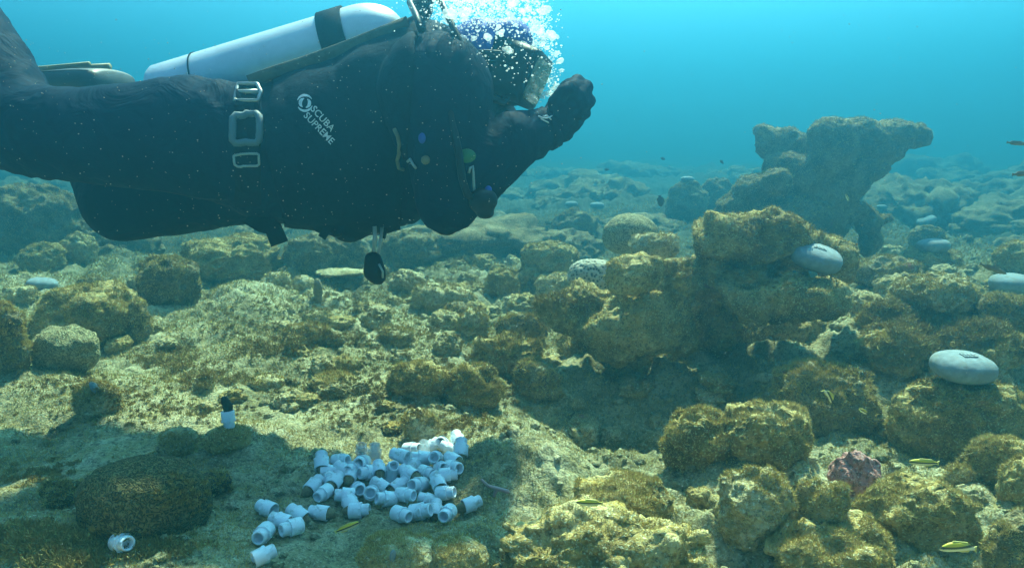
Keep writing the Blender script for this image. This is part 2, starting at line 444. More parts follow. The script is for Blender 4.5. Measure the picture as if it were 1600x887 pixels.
# ------------------------------------------------------------------ seabed
N = 1150; S = .55; A = math.asinh(36/S)
u = np.sinh(np.linspace(-A, A, N))*S
gx, gy = np.meshgrid(u, u+1.6)
gx, gy = gx.ravel(), gy.ravel()
gz = heights(gx, gy)
V = np.stack([gx, gy, gz], 1)
idx = np.arange(N*N).reshape(N, N)
Fq = np.stack([idx[:-1, :-1].ravel(), idx[:-1, 1:].ravel(), idx[1:, 1:].ravel(), idx[1:, :-1].ravel()], 1)
link('seabed', np_mesh('seabed', V, Fq, M_SEABED), None, (0, 0, 0), kind='structure')

def blades(P, Nn, L, W, lean=.6):
    """one small triangle per point"""
    n = len(P); up = Nn*.7+np.array([0, 0, .5], np.float32)
    d = up+RNG.normal(0, lean, (n, 3)); d /= np.linalg.norm(d, axis=1, keepdims=True)
    s = np.cross(d, RNG.normal(0, 1, (n, 3))); s /= np.linalg.norm(s, axis=1, keepdims=True)+1e-9
    L = L[:, None]; W = W[:, None]; B = P-Nn*.002
    V = np.stack([B-s*W, B+s*W, B+d*L], 1).reshape(-1, 3).astype(np.float32)
    return V, np.arange(n*3, dtype=np.int32).reshape(-1, 3)
def fronds(C, L, per, W):
    """bushy tufts: 'per' bent two-segment fronds per centre"""
    n = len(C)*per
    B = np.repeat(C, per, 0)+RNG.normal(0, 1, (n, 3))*np.repeat(L, per)[:, None]*np.array([.35, .35, .05])
    d = RNG.normal(0, .55, (n, 3))+np.array([0, 0, .8]); d /= np.linalg.norm(d, axis=1, keepdims=True)
    ln = np.repeat(L, per)[:, None]*RNG.uniform(.4, 1.0, (n, 1))
    s = np.cross(d, RNG.normal(0, 1, (n, 3))); s /= np.linalg.norm(s, axis=1, keepdims=True); s *= W
    mid = B+d*ln*.5; d2 = d+RNG.normal(0, .5, (n, 3)); d2 /= np.linalg.norm(d2, axis=1, keepdims=True)
    tip = mid+d2*ln*.5
    V = np.stack([B-s, B+s, mid+s, mid-s, tip], 1).reshape(-1, 3).astype(np.float32)
    o = np.arange(n, dtype=np.int32)[:, None]*5
    Fc = np.concatenate([o+np.array([[0, 1, 2]]), o+np.array([[0, 2, 3]]), o+np.array([[3, 2, 4]])], 0)
    return V, Fc

# turf fuzz on the seabed
n = 520000
yy = np.exp(RNG.uniform(math.log(.75), math.log(6.0), n)); xx = RNG.uniform(-.86, .86, n)*yy
dens = gnoise(np.stack([xx*5, yy*5, 0*xx], 1), 77)+.5*gnoise(np.stack([xx*19, yy*19, 0*xx], 1), 78)
k = dens > -.12; xx, yy = xx[k], yy[k]
zz = heights(xx, yy)
e = .01; nx = -(heights(xx+e, yy)-zz)/e; ny = -(heights(xx, yy+e)-zz)/e
Nn = np.stack([nx, ny, np.ones_like(nx)], 1); Nn /= np.linalg.norm(Nn, axis=1, keepdims=True)
Vb, Fb = blades(np.stack([xx, yy, zz], 1), Nn, RNG.uniform(.003, .010, len(xx))*np.clip(yy/1.3, 1, 3), RNG.uniform(.0005, .0012, len(xx))*np.clip(yy/1.3, 1, 3))
link('turf_algae', np_mesh('turf_algae', Vb, Fb, M_TURF, None, False), None, (0, 2, 0), kind='stuff', label='short brown turf algae covering the seabed', cat='algae')

# ------------------------------------------------------------------ rocks
ROCKS = {}
def displace(V, Fc, seed, amp=1.0, fine=1.0, scale=1.0):
    n = vn(V, Fc); p = V+seed*3.7
    d = amp*(.028*scale*fbm(p*6/scale, 3, seed)+.020*scale*(billow(p*15/scale, 3, seed+5)-.28))
    d += fine*(.009*fbm(p*38, 3, seed+11, .6)-.015*np.clip(gnoise(p*24, seed+3)-.12, 0, 1)*2)
    return V+n*d[:, None]
def fuzz(V, Fc, count, Lr, seed, minz=-.05, thr=-.1):
    a, b, c = V[Fc[:, 0]], V[Fc[:, 1]], V[Fc[:, 2]]
    nn = np.cross(b-a, c-a); ar = np.linalg.norm(nn, axis=1); nn = nn/(ar[:, None]+1e-12)
    wgt = ar*np.clip(nn[:, 2]+.45, .05, 1)
    t = RNG.choice(len(Fc), count, p=wgt/wgt.sum()); r1 = np.sqrt(RNG.random((count, 1))); r2 = RNG.random((count, 1))
    P = a[t]*(1-r1)+b[t]*r1*(1-r2)+c[t]*r1*r2
    k = gnoise(P*16, seed+40)+.6*gnoise(P*50, seed+41) > thr
    P, t = P[k], t[k]
    Y = np.clip(P[:, 1]/1.3, .9, 2)
    return blades(P, nn[t], RNG.uniform(Lr*.35, Lr, len(P))*np.minimum(Y, 1.35), RNG.uniform(.0005, .0012, len(P))*Y)
def rock_mesh(name, V, Fc, m, seed, count, Lr=.011, thr=-.1, m2=None):
    if count:
        Vb, Fb = fuzz(V, Fc, count, Lr, seed, thr=thr)
        F2 = np.concatenate([Fc, Fb+len(V)]); mi = np.concatenate([np.zeros(len(Fc)), np.ones(len(Fb))])
        return np_mesh(name, np.concatenate([V, Vb]), F2, [m, m2 or M_TURF], mi, mi == 0)
    return np_mesh(name, V, Fc, [m])
def rock(x0, x1, yt, yb, label, m=None, name='rock', seed=None, block=2.3, amp=1.0, fine=1.0, dep=.8, rot=None, sub=None, fz=1.0, cat='rock', group='reef rocks on the seabed', Y=None, low=.35, turfmat=None):
    seed = seed if seed is not None else int(abs(x0*13+yt*7+x1)) % 997
    cx = (x0+x1)/2
    g = hit(cx, yb) if Y is None else at(cx, yb, Y)
    Yf = g.y; wd = (x1-x0)/2*mpp(Yf)/math.cos(0); d = wd*dep; yc = Yf+d*.75
    wd *= yc/Yf
    top = at(cx, yt, yc+d*.1).z; zg = g.z
    zc = zg+low*(top-zg); rz = max(top-zc, .01)
    c = Vector((at(cx, (yt+yb)/2, yc).x, yc, zc))
    s = sub or (6 if (x1-x0) > 120 else 5 if (x1-x0) > 45 else 4)
    v, f = ico(s); v = v.copy()
    v = v/(np.sum(np.abs(v)**block, axis=1, keepdims=True)**(1/block))
    th = (rot if rot is not None else (seed % 13-6)*.12)
    R = np.array(Matrix.Rotation(th, 3, 'Z')); v = v @ R.T.astype(np.float32)
    p = v*1.3+seed*1.9
    rad = 1+amp*(.22*fbm(p, 2, seed)+.16*(billow(p*1.9, 2, seed+2)-.3))
    v = v*rad[:, None]
    v[:, 0] /= max(abs(v[:, 0].min()), v[:, 0].max()); v[:, 2] /= v[:, 2].max()
    Vv = v*np.array([wd, d, rz], np.float32)+np.array(c, np.float32)
    sc = min(1.0, max(.25, wd/.12))
    Vv = displace(Vv, f, seed, amp*.8, fine*min(1, sc*1.2), sc)
    cnt = int(min(26000, ((x1-x0)*(yb-yt))*1.1)*fz)
    o = link(name, rock_mesh(name, Vv, f, m or M_ROCK, seed, cnt, m2=turfmat), None, None, label, cat, group)
    ROCKS[o.name] = (c, wd, d, rz)
    return o
def blob_rock(blobs, Y, voxel, seed, name, label, m, count, amp=1.0, scale=1.0, cat='rock', group='reef rocks on the seabed', Lr=.011, sm=5):
    sp = Soup()
    for b in blobs:
        px, py, rx, ry = b[:4]; dy = b[4] if len(b) > 4 else 0; rd = b[5] if len(b) > 5 else None
        y = Y+dy; k = mpp(y); c = at(px, py, y)
        rot = Matrix.Rotation(math.radians(b[6]), 3, 'Y') if len(b) > 6 else None
        sp.ell(c, (rx*k, rd if rd else (rx+ry)/2*k, ry*k), 3, rot.to_quaternion() if rot else None)
    V, Fc = sp.get(); V, Fc = remesh(V, Fc, voxel, sm)
    V = displace(V, Fc, seed, amp, 1.0, scale)
    return link(name, rock_mesh(name, V, Fc, m, seed, count, Lr), None, None, label, cat, group)

# the big central boulder with its overhang
blob_rock([(1125, 368, 50, 36), (1195, 374, 74, 44), (1105, 430, 46, 42, .02), (1150, 420, 60, 50, .06), (1255, 394, 50, 32, .08, .07), (1303, 416, 24, 28, .05, .06),
           (1175, 458, 55, 40, -.08), (1245, 462, 75, 38, -.10), (1297, 468, 34, 30, -.08), (1230, 520, 60, 50, .16), (1180, 560, 100, 60, .24),
           (1045, 455, 48, 56, -.03), (1000, 490, 80, 62, -.04), (955, 515, 48, 46, -.08), (1065, 505, 30, 50, -.02),
           (880, 482, 48, 34, .0), (915, 470, 40, 36, 0), (855, 490, 24, 22, .02),
           (1100, 480, 45, 60, .16), (1105, 510, 70, 60, .16), (1090, 545, 130, 60, .24), (1000, 560, 90, 50, .16), (930, 545, 60, 40, .12), (1060, 590, 160, 60, .30), (1010, 640, 160, 50, .34)],
          2.08, .010, 31, 'coral_boulder', 'largest craggy brown boulder right of centre, undercut and dark beneath', M_ROCK, 60000, 1.7, 1.15, sm=3)
blob_rock([(991, 425, 43, 27), (985, 438, 41, 24), (996, 410, 34, 13), (965, 418, 18, 18)], 1.93, .006, 12, 'capped_coral',
          'rounded brown coral knob like a cap on top of the largest boulder', M_ROCK, 5000, .75, .6, 'coral', 'live and dead coral heads', .006, 10)
# the overhanging rock like an animal's head
blob_rock([(1302, 212, 38, 28, -.08), (1300, 236, 36, 44, -.08), (1345, 214, 46, 30), (1392, 212, 42, 24), (1428, 212, 28, 20), (1372, 234, 44, 26), (1345, 256, 42, 34), (1318, 272, 42, 44),
           (1298, 300, 42, 50), (1285, 340, 46, 46), (1208, 226, 28, 24, .14), (1192, 206, 18, 13, .14), (1226, 212, 20, 14, .14), (1238, 236, 28, 22, .12), (1252, 226, 24, 16, .1), (1226, 262, 36, 26, .05), (1255, 282, 40, 36), (1186, 298, 44, 28), (1212, 284, 24, 22, -.15),
           (1156, 326, 42, 24), (1136, 350, 40, 20), (1225, 345, 90, 44), (1205, 390, 110, 34), (1338, 332, 26, 18), (1356, 350, 20, 26), (1358, 378, 17, 26), (1384, 342, 11, 9), (1270, 390, 40, 30)],
          3.6, .013, 57, 'overhanging_rock', 'tall hazy rock shaped like an animal head, jutting right into open water', M_ROCKD, 26000, .75, .9, Lr=.012, sm=3)

# --- nearer rocks, each by its own outline in the picture
rock(940, 1030, 333, 398, 'smooth domed brain coral standing behind the largest boulder', M_BRAIN, 'brain_coral', amp=.25, fine=.15, fz=0, cat='coral', group='live and dead coral heads', Y=2.55, block=2.2, low=.45)
rock(984, 1062, 362, 402, 'pale flat topped rock in front of the smooth domed brain coral', M_ROCKP, Y=2.4, block=3, low=.4)
rock(886, 965, 403, 470, 'white and black spotted coral tucked behind the rounded knob', M_STAR, 'star_coral', amp=.25, fine=.1, fz=0, cat='coral', group='live and dead coral heads', Y=2.3, low=.5)
rock(810, 905, 374, 432, 'wedge shaped rock with a thin bright rim left of the domed coral', M_ROCK, block=2.6)
rock(836, 905, 428, 470, 'low grey rock left of the spotted coral', M_ROCKP)
rock(755, 812, 420, 462, 'small mossy rock in the mid distance below the diver\'s octopus regulator')
rock(640, 745, 442, 492, 'broad pale topped rock behind the two small boulders in mid reef', M_ROCKP)
rock(690, 735, 470, 505, 'small dark rock between the broad pale rock and the cone shaped boulder', M_ROCKD)
rock(712, 768, 482, 528, 'cone shaped pale boulder in mid reef', M_ROCKP, block=1.9)
rock(770, 860, 490, 545, 'dark fronted boulder left of the largest boulder', M_ROCKD)
rock(735, 850, 525, 590, 'shaggy brown boulder just below the cone shaped one', M_ROCK)
rock(585, 650, 512, 540, 'low flat ledge stone with a dark front, mid reef left of centre', M_ROCKP, block=3)
rock(470, 523, 482, 510, 'small white rounded coral head on the pale flat seabed', M_ROCKP, 'mound_coral', amp=.3, cat='coral', group='live and dead coral heads', fz=.5)
rock(440, 520, 505, 535, 'low pale mound in front of the small white coral head', M_ROCKP, amp=.6)
rock(600, 710, 560, 625, 'rough rock left of the shaded hollow, in front of the shaggy boulder', M_ROCK)
rock(690, 790, 570, 640, 'tan rock at the left lip of the shaded hollow', M_ROCK)
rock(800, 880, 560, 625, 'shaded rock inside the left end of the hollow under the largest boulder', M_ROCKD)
rock(620, 690, 640, 690, 'small tan stone behind the heap of pipe fittings', M_ROCKP)
rock(480, 560, 585, 612, 'low turf covered stone on the flat seabed behind the heap', M_ROCK, amp=.7)
rock(385, 445, 585, 612, 'little smooth grey stone on the flat slab at centre left', M_ROCKP, amp=.4)
# left group
rock(40, 232, 442, 552, 'big brown boulder of the left group, capped by a pale weight', M_ROCK)
rock(46, 156, 508, 578, 'domed dull brain coral leaning on the big left boulder', M_BRAIN, 'brain_coral', amp=.6, fine=.5, fz=0, cat='coral', group='live and dead coral heads', Y=None)
rock(165, 240, 468, 535, 'dark shaded rock at the right foot of the big left boulder', M_ROCKD)
rock(-60, 48, 465, 590, 'dark rock cut by the left edge of the picture', M_ROCKD)
rock(0, 60, 446, 475, 'pale rounded rock behind the dark rock at the left edge', M_ROCKP)
rock(208, 312, 400, 476, 'dark rounded boulder standing alone under the diver\'s thigh', M_ROCKD, block=2.4, amp=1.1)
rock(118, 160, 430, 462, 'small brown rock behind the big left boulder', M_ROCKD)
rock(280, 442, 368, 432, 'long ledge rock with a bright top under the diver\'s belly', M_ROCK, block=3)
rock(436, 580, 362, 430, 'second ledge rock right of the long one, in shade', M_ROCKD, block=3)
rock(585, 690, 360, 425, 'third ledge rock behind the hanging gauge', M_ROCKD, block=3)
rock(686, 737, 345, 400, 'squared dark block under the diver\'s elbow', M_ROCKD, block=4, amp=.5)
rock(640, 700, 388, 412, 'mossy low rock under the squared dark block', M_ROCK)
rock(30, 100, 378, 425, 'greenish rock in the far left, under the diver\'s knee', M_ROCK)
rock(95, 150, 362, 412, 'pale lumpy rock in the far left beside the greenish one', M_ROCKP)
rock(66, 96, 368, 392, 'round knob of rock behind the greenish far left rock', M_ROCK)
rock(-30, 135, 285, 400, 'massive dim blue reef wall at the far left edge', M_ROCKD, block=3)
rock(415, 455, 424, 445, 'small pale stone on the sand left of the plate coral', M_ROCKP)
rock(456, 490, 430, 452, 'little grey stone next to the plate coral', M_ROCKP)
# foreground left
rock(112, 188, 596, 655, 'rounded stone with a white scar on the bright left slab', M_ROCKP, amp=.5)
rock(315, 396, 664, 708, 'round stone carrying one upright fitting with a black sponge', M_ROCK, amp=.4, fz=.6)
rock(242, 312, 668, 712, 'pale mottled stone left of the stone with the upright fitting', M_ROCKP, amp=.5)
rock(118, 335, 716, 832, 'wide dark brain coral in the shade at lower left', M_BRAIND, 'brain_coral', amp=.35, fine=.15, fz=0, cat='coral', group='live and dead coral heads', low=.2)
rock(62, 140, 745, 795, 'small dark rock at the left end of the wide dark brain coral', M_ROCKD)
rock(300, 362, 735, 775, 'small shaded rock at the right end of the wide dark brain coral', M_ROCKD)
rock(555, 690, 838, 900, 'round stone with a white scar at the bottom edge below the heap', M_ROCKP, amp=.4)
rock(655, 770, 845, 905, 'tan stone at the bottom edge right of the scarred stone', M_ROCKP, amp=.6)
rock(745, 1140, 797, 930, 'long sunlit craggy rock along the bottom edge, nearest the camera', M_GOLD, dep=.5, block=2.2, low=.3, fz=.5, amp=1.4, fine=1.3)
rock(888, 1066, 740, 838, 'tan boulder behind the sunlit bottom rock, right of the heap', M_ROCK, amp=.7)
rock(1108, 1252, 728, 860, 'knobbly pale boulder at lower right centre', M_ROCKP)
rock(1236, 1332, 742, 838, 'pale brown boulder between the knobbly one and the long slab', M_ROCKP)
rock(1180, 1408, 808, 920, 'golden craggy rock along the bottom edge at lower right', M_GOLD, dep=.75, low=.3, fz=1.1)
rock(1322, 1536, 758, 850, 'long grey slab tilting right, under the pink rock', M_ROCK, block=3.2, dep=.5)
rock(1294, 1372, 700, 790, 'pink crusted lump of rock with a hollow face', M_ROCKPINK, 'coralline_rock', amp=1.2, fz=.0)
rock(1500, 1640, 680, 775, 'brown boulder at the right edge above the lowest fish', M_ROCK)
rock(1562, 1660, 712, 800, 'curved rock cut by the right edge, lower corner', M_ROCK)
rock(1475, 1525, 725, 762, 'little pale lump left of the brown right edge boulder', M_ROCKP)
rock(1540, 1680, 800, 920, 'shaded rock in the bottom right corner', M_ROCKD)
rock(1030, 1160, 640, 735, 'left half of a turf covered pair of boulders below the hollow', M_ROCK)
rock(1120, 1275, 622, 730, 'right half of a turf covered pair of boulders below the hollow', M_ROCK)
rock(1190, 1375, 560, 680, 'broad dark fronted rock right of the hollow', M_ROCKD)
rock(1385, 1610, 590, 715, 'wide rough rock holding up a pale oval weight at right', M_ROCK, dep=.5)
rock(1330, 1470, 515, 590, 'golden tufted rock at mid right', M_ROCK)
rock(1440, 1600, 500, 590, 'long golden mossy ridge behind the right hand weight', M_ROCK, block=2.6)
rock(1390, 1530, 424, 492, 'pale wedge rock at right, behind the golden ridge', M_ROCKP)
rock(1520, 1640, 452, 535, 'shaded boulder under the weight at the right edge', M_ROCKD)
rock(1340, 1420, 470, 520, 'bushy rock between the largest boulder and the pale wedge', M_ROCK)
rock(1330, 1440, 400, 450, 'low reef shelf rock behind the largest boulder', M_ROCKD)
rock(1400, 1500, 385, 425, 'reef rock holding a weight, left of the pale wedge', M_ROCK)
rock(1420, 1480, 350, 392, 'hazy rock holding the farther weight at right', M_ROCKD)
rock(1555, 1640, 375, 430, 'mossy rock at right edge behind the fish', M_ROCK)
rock(860, 935, 325, 380, 'hazy rock right of the diver\'s elbow holding two faint weights', M_ROCKD)
rock(1035, 1110, 282, 345, 'hazy boulder left of the animal head rock', M_ROCKD)
rock(1090, 1150, 275, 335, 'hazy boulder touching the left foot of the animal head rock', M_ROCKD)

# smaller stones scattered through the middle of the reef, copies of a few shapes
mid_proto = []
for q in range(9):
    v, f = ico(5); sd = 500+q
    v = v/(np.sum(np.abs(v)**2.4, axis=1, keepdims=True)**(1/2.4))
    v = v*(1+.35*fbm(v*1.3+sd, 2, sd)+.3*(billow(v*2.4+sd, 3, sd+2)-.3))[:, None]*np.array([1, .9, .7])
    v = displace(v*.06, f, sd, .45, .7, .45)
    mid_proto.append(rock_mesh('reef_stone', v, f, [M_ROCK, M_ROCKP, M_ROCKP][q % 3], sd, 1800, .010))
rr = random.Random(21)
for (x0, x1, y0, y1, n, a, b) in [(430, 880, 440, 640, 44, 26, 58), (150, 450, 430, 560, 10, 22, 44), (1300, 1640, 400, 600, 34, 30, 70), (560, 860, 395, 450, 18, 20, 44), (1050, 1600, 600, 800, 26, 30, 70), (880, 1120, 600, 720, 10, 30, 60), (300, 640, 590, 680, 9, 22, 40)]:
    for _ in range(n):
        px, py = rr.uniform(x0, x1), rr.uniform(y0, y1); g = hit(px, py); wd = rr.uniform(a, b)*mpp(g.y)/2/.06
        o = bpy.data.objects.new('reef_stone', mid_proto[rr.randrange(9)]); COL.objects.link(o)
        o.location = g+Vector((0, 0, wd*.06*rr.uniform(-.15, .3))); o.rotation_euler = (rr.uniform(-.3, .3), rr.uniform(-.3, .3), rr.uniform(0, 6.28)); o.scale = (wd*rr.uniform(.8, 1.3), wd, wd*rr.uniform(.7, 1.2))
        tag(o, 'small craggy stone with turf scattered among the reef rocks', 'stone', 'small stones scattered over the reef')

# hazy reef farther out: individual rocks, copies of a few shapes
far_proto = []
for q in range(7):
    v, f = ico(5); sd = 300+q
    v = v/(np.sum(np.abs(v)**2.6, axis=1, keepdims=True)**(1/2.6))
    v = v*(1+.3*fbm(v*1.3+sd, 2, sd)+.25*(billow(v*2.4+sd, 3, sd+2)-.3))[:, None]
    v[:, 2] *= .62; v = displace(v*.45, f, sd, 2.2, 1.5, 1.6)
    far_proto.append(np_mesh('hazy_rock', v, f, [M_ROCKD]))  # dark rock tone, so part of the far haze fade is colour
rr = random.Random(5)
for q in range(95):
    Y = 4.2+8.5*rr.random()**1.3; px = rr.uniform(-120, 1720)
    x = (px-800)/F_PX*Y
    if 1080 < px < 1480 and Y < 4.8: continue
    s = rr.uniform(.35, 1.0)*(.55+Y*.075)
    z = ground(x, Y)
    o = bpy.data.objects.new('hazy_rock', far_proto[q % 7]); COL.objects.link(o)
    o.location = (x, Y, z-.02); o.rotation_euler = (0, 0, rr.uniform(0, 6.28)); o.scale = (s*rr.uniform(.8, 1.5), s, s*rr.uniform(.6, 1.15))
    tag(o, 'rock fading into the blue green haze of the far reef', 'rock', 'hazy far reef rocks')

# rubble, and brown algae tufts
n = 2600
Y = np.exp(RNG.uniform(math.log(.8), math.log(5), n)); X = RNG.uniform(-.85, .85, n)*Y
keep = gnoise(np.stack([X*3, Y*3, 0*X], 1), 90)+.25*np.clip(X, -1, 1) > -.05
X, Y = X[keep], Y[keep]; Z = heights(X, Y); v0, f0 = ico(3); Vs, Fs = [], []
for i in range(len(X)):
    s = RNG.uniform(.003, .011)*(1 if RNG.random() < .93 else 2)*np.clip(Y[i]/1.4, .8, 2)
    v = v0*(1+.5*gnoise(v0*1.4+i*3.1, 5)+.45*gnoise(v0*3.1+i*1.7, 6))[:, None]*np.array([RNG.uniform(.7, 1.4), RNG.uniform(.7, 1.3), RNG.uniform(.5, .9)])*s
    Vs.append(v+np.array([X[i], Y[i], Z[i]+s*.2])); Fs.append(f0+len(v0)*i)
link('coral_rubble', np_mesh('coral_rubble', np.concatenate(Vs), np.concatenate(Fs), M_SEABED), None, (0, 2, 0), kind='stuff', label='loose bits of broken coral rubble on the seabed', cat='rubble')

dg = bpy.context.evaluated_depsgraph_get(); dg.update()
CAMP = Vector((0, 0, CAM_Z))
def cast(px, py):
    ok, loc, nrm, *_ = scene.ray_cast(dg, CAMP, ray(px, py).normalized())
    return (loc.copy(), nrm.copy()) if ok else (hit(px, py), Vector((0, 0, 1)))
C, L = [], []
for (px, py, sx, sy, nn, ln) in [(500, 530, 90, 14, 130, .022), (270, 560, 45, 18, 130, .024), (330, 590, 50, 12, 90, .02), (410, 545, 50, 14, 90, .02),
                             (690, 400, 50, 12, 60, .03), (60, 845, 70, 25, 260, .020), (110, 870, 60, 14, 150, .018), (230, 850, 70, 18, 150, .016), (300, 770, 50, 20, 60, .014),
                             (1480, 515, 100, 30, 420, .026), (1420, 490, 60, 20, 200, .024), (1400, 560, 60, 25, 160, .02), (1560, 510, 40, 25, 120, .024),
                             (860, 470, 35, 20, 120, .02), (1160, 400, 70, 50, 160, .014), (1240, 410, 70, 40, 160, .014), (1060, 430, 30, 30, 90, .014), (1230, 350, 60, 18, 120, .014), 
                             (760, 440, 40, 15, 60, .025), (640, 440, 60, 14, 90, .022), (830, 520, 60, 25, 110, .018), (780, 610, 80, 30, 160, .014), (740, 660, 60, 15, 90, .014), (70, 740, 50, 20, 80, .014), (700, 560, 100, 40, 160, .012), (150, 600, 120, 30, 140, .012), (560, 600, 120, 40, 220, .012), (420, 500, 120, 30, 180, .015), (650, 520, 100, 40, 180, .014), (560, 470, 100, 20, 140, .018), (250, 640, 120, 20, 120, .010), (600, 650, 90, 20, 120, .010), (1500, 600, 80, 20, 120, .014), (1450, 680, 120, 40, 120, .012)]:
    for _ in range(nn):
        p, nr = cast(RNG.normal(px, sx*.6), RNG.normal(py, sy*.6))
        if nr.z > -.1 and p.y < 6: C.append(tuple(p)); L.append(ln*RNG.uniform(.4, 1.0))
Vb, Fb = fronds(np.array(C), np.array(L), 34, .0009)
link('brown_algae', np_mesh('brown_algae', Vb, Fb, M_ALGAE, None, False), None, (0, 2, 0), kind='stuff', label='bushy golden brown algae tufts growing over rocks and seabed', cat='algae')
dg.update()

# ------------------------------------------------------------------ pale oval weights
def weight(px, py, wpx, label, yaw=0, tilt=(0, 0), tagged=False, asp=.46, fwd=None):
    p, nr = cast(px, py+wpx*.16)
    k = mpp(fwd or p.y); a = wpx*k/2; b = a*.86; h = a*asp
    Yc = fwd or p.y+b*.45; best = None
    for i in ((0,) if fwd and fwd > 1.9 else range(-30, 31)):        # slide along the line of sight until the weight sits on what lies beneath it
        q = at(px, py, Yc+i*.01*max(1, Yc/2)); dq = q-CAMP
        ok0, l0, *_ = scene.ray_cast(dg, CAMP, dq.normalized()); free = not ok0 or (l0-CAMP).length > dq.length-b*.35
        gaps = []
        for ex in (-.55, 0, .55):
            ok1, l1, *_ = scene.ray_cast(dg, q+Vector((ex*a, 0, h*1.2)), Vector((0, 0, -1)))
            gaps.append(q.z-l1.z if ok1 else 9)
        e = abs(min(gaps)-h*.72)+.25*abs(max(gaps)-h*.72)+(0 if free else 1)+.02*abs(i)*.05
        if best is None or e < best[0]: best = (e, q)
    c = best[1]; k = mpp(c.y); a = wpx*k/2; b = a*.86; h = a*asp
    v, f = ico(5); pw = 2.5
    v = v/(np.sum(np.abs(v)**pw, axis=1, keepdims=True)**(1/pw))
    v = v*(1+.014*fbm(v*2.2+px, 2, 8)+.006*gnoise(v*14+px, 3))[:, None]*np.array([a, b, h])
    M = Matrix.Translation(c) @ Matrix.Rotation(math.radians(tilt[1]), 4, 'Y') @ Matrix.Rotation(math.radians(tilt[0]), 4, 'X') @ Matrix.Rotation(yaw, 4, 'Z')
    v = v @ np.array(M.to_3x3(), np.float32).T+np.array(c, np.float32)
    o = link('concrete_weight', np_mesh('concrete_weight', v, f, M_CONCRETE), None, c, label, 'weight', 'pale oval weights on the reef')
    if tagged:
        sp = Soup(); sp.box(M @ Matrix.Translation((0, -b*.12, h*1.0)), a*.24, b*.17, .002)
        link('tag_plate', sp.mesh('tag_plate', M_TAG, False), o)
        sp = Soup()
        for q in range(3): sp.box(M @ Matrix.Translation(((q-1)*a*.13, -b*.12, h*1.0+.0025)), a*.045, b*.09, .0012)
        link('tag_marks', sp.mesh('tag_marks', M_TAGD, False), o)
    return o
weight(1505, 573, 97, 'pale grey oval weight at right, the nearest and largest, with a small square tag', .1, (6, 3), True, fwd=1.53)
weight(1275, 402, 80, 'pale oval weight resting on the largest boulder', -.3, (16, 10), True, fwd=1.995)
weight(1582, 443, 66, 'pale weight cut by the right edge, on a shaded boulder', .2, (4, 0))
weight(1458, 384, 48, 'pale weight in mid distance right of the animal head rock, nearer of two', 0, (0, -4))
weight(1448, 345, 28, 'pale tilted weight beyond the animal head rock, farther of two', 0, (10, -24))
weight(1378, 323, 14, 'tiny hazy weight peeping out right of the animal head rock\'s neck', 0)
weight(933, 321, 22, 'faint weight right of the diver\'s elbow, right one of two', 0)
weight(893, 319, 20, 'faint weight right of the diver\'s elbow, left one of two', 0)
weight(1074, 280, 20, 'faint weight on the hazy boulder left of the animal head rock', 0)
weight(1513, 233, 18, 'faintest weight near the horizon at far right', 0)
weight(66, 444, 44, 'bluish weight on top of the big left boulder', .4, (0, 8))
for (px, py, r, nm) in [(148, 606, 13, 'white bare scar on the rounded stone of the left slab'), (615, 868, 12, 'white bare scar on the round stone at the bottom edge')]:
    p, nr = cast(px, py); k = mpp(p.y)
    sp = Soup(); sp.ell(p, (r*k, r*k*.6, r*k*.28), 3, nr.to_track_quat('Z', 'X'))
    V, Fc = sp.get(); V = displace(V, Fc, 5, .12, .3, .3)
    link('coral_plug', np_mesh('coral_plug', V, Fc, M_CONCRETE), None, None, nm.replace('white bare scar', 'small white cement plug'), 'cement plug', 'cement plugs on stones')

# ------------------------------------------------------------------ pipe fittings
def fitting_meshes():
    out = {}
    I = Matrix.Identity(4)
    s = Soup(); s.lathe([(-.004, .0002), (-.004, .0128), (-.0215, .0134), (-.0225, .0140), (-.0225, .0156), (-.0215, .0164), (0, .0166)], I, 24); out['socket'] = s.get()
    s = Soup(); s.lathe([(-.0005, .0160), (-.0005, .0176), (.0045, .0176), (.0045, .0120)], I, 8); out['collar'] = s.get()
    prof = [(.004, .0134)]
    for q in range(6):
        z = .0055+q*.0024; prof += [(z, .0127), (z+.0012, .0136)]
    prof += [(.0200, .0124), (.0208, .0118), (.0208, .0100), (.0195, .0096), (.002, .0094), (.002, .0002)]
    s = Soup(); s.lathe(prof, I, 24); out['threaded_end'] = s.get()
    v, f = ico(3); v = v*(1+.3*fbm(v*1.8, 2, 3))[:, None]*np.array([.012, .012, .018])+np.array([.001, 0, -.019]); out['coral_fragment'] = (v.astype(np.float32), f)
    return out
FM = fitting_meshes(); FME = {}
def fit_me(k, m):
    if (k, m.name) not in FME:
        V, Fc = FM[k]; FME[(k, m.name)] = np_mesh(k, V, Fc, m, None, k != 'collar')
    return FME[(k, m.name)]
def fitting(loc, axis, label, group, clear=False, frag=0, scale=1.0, roll=0):
    m = M_PVCC if clear else M_PVC
    o = bpy.data.objects.new('pipe_fitting', None); COL.objects.link(o); o.empty_display_size = .02
    o.location = loc; o.rotation_mode = 'QUATERNION'; o.rotation_quaternion = Vector(axis).to_track_quat('Z', 'Y') @ Quaternion((0, 0, 1), roll)
    o.scale = (scale,)*3; tag(o, label, 'pipe fitting', group); WP[o.name] = Vector(loc)
    for k in ('socket', 'collar', 'threaded_end'):
        c = bpy.data.objects.new(k, fit_me(k, m)); COL.objects.link(c); c.parent = o
    if frag:
        c = bpy.data.objects.new('coral_fragment', fit_me('coral_fragment', M_FRAG)); COL.objects.link(c); c.parent = o
        c.scale = (frag, frag, frag*1.1)
    return o
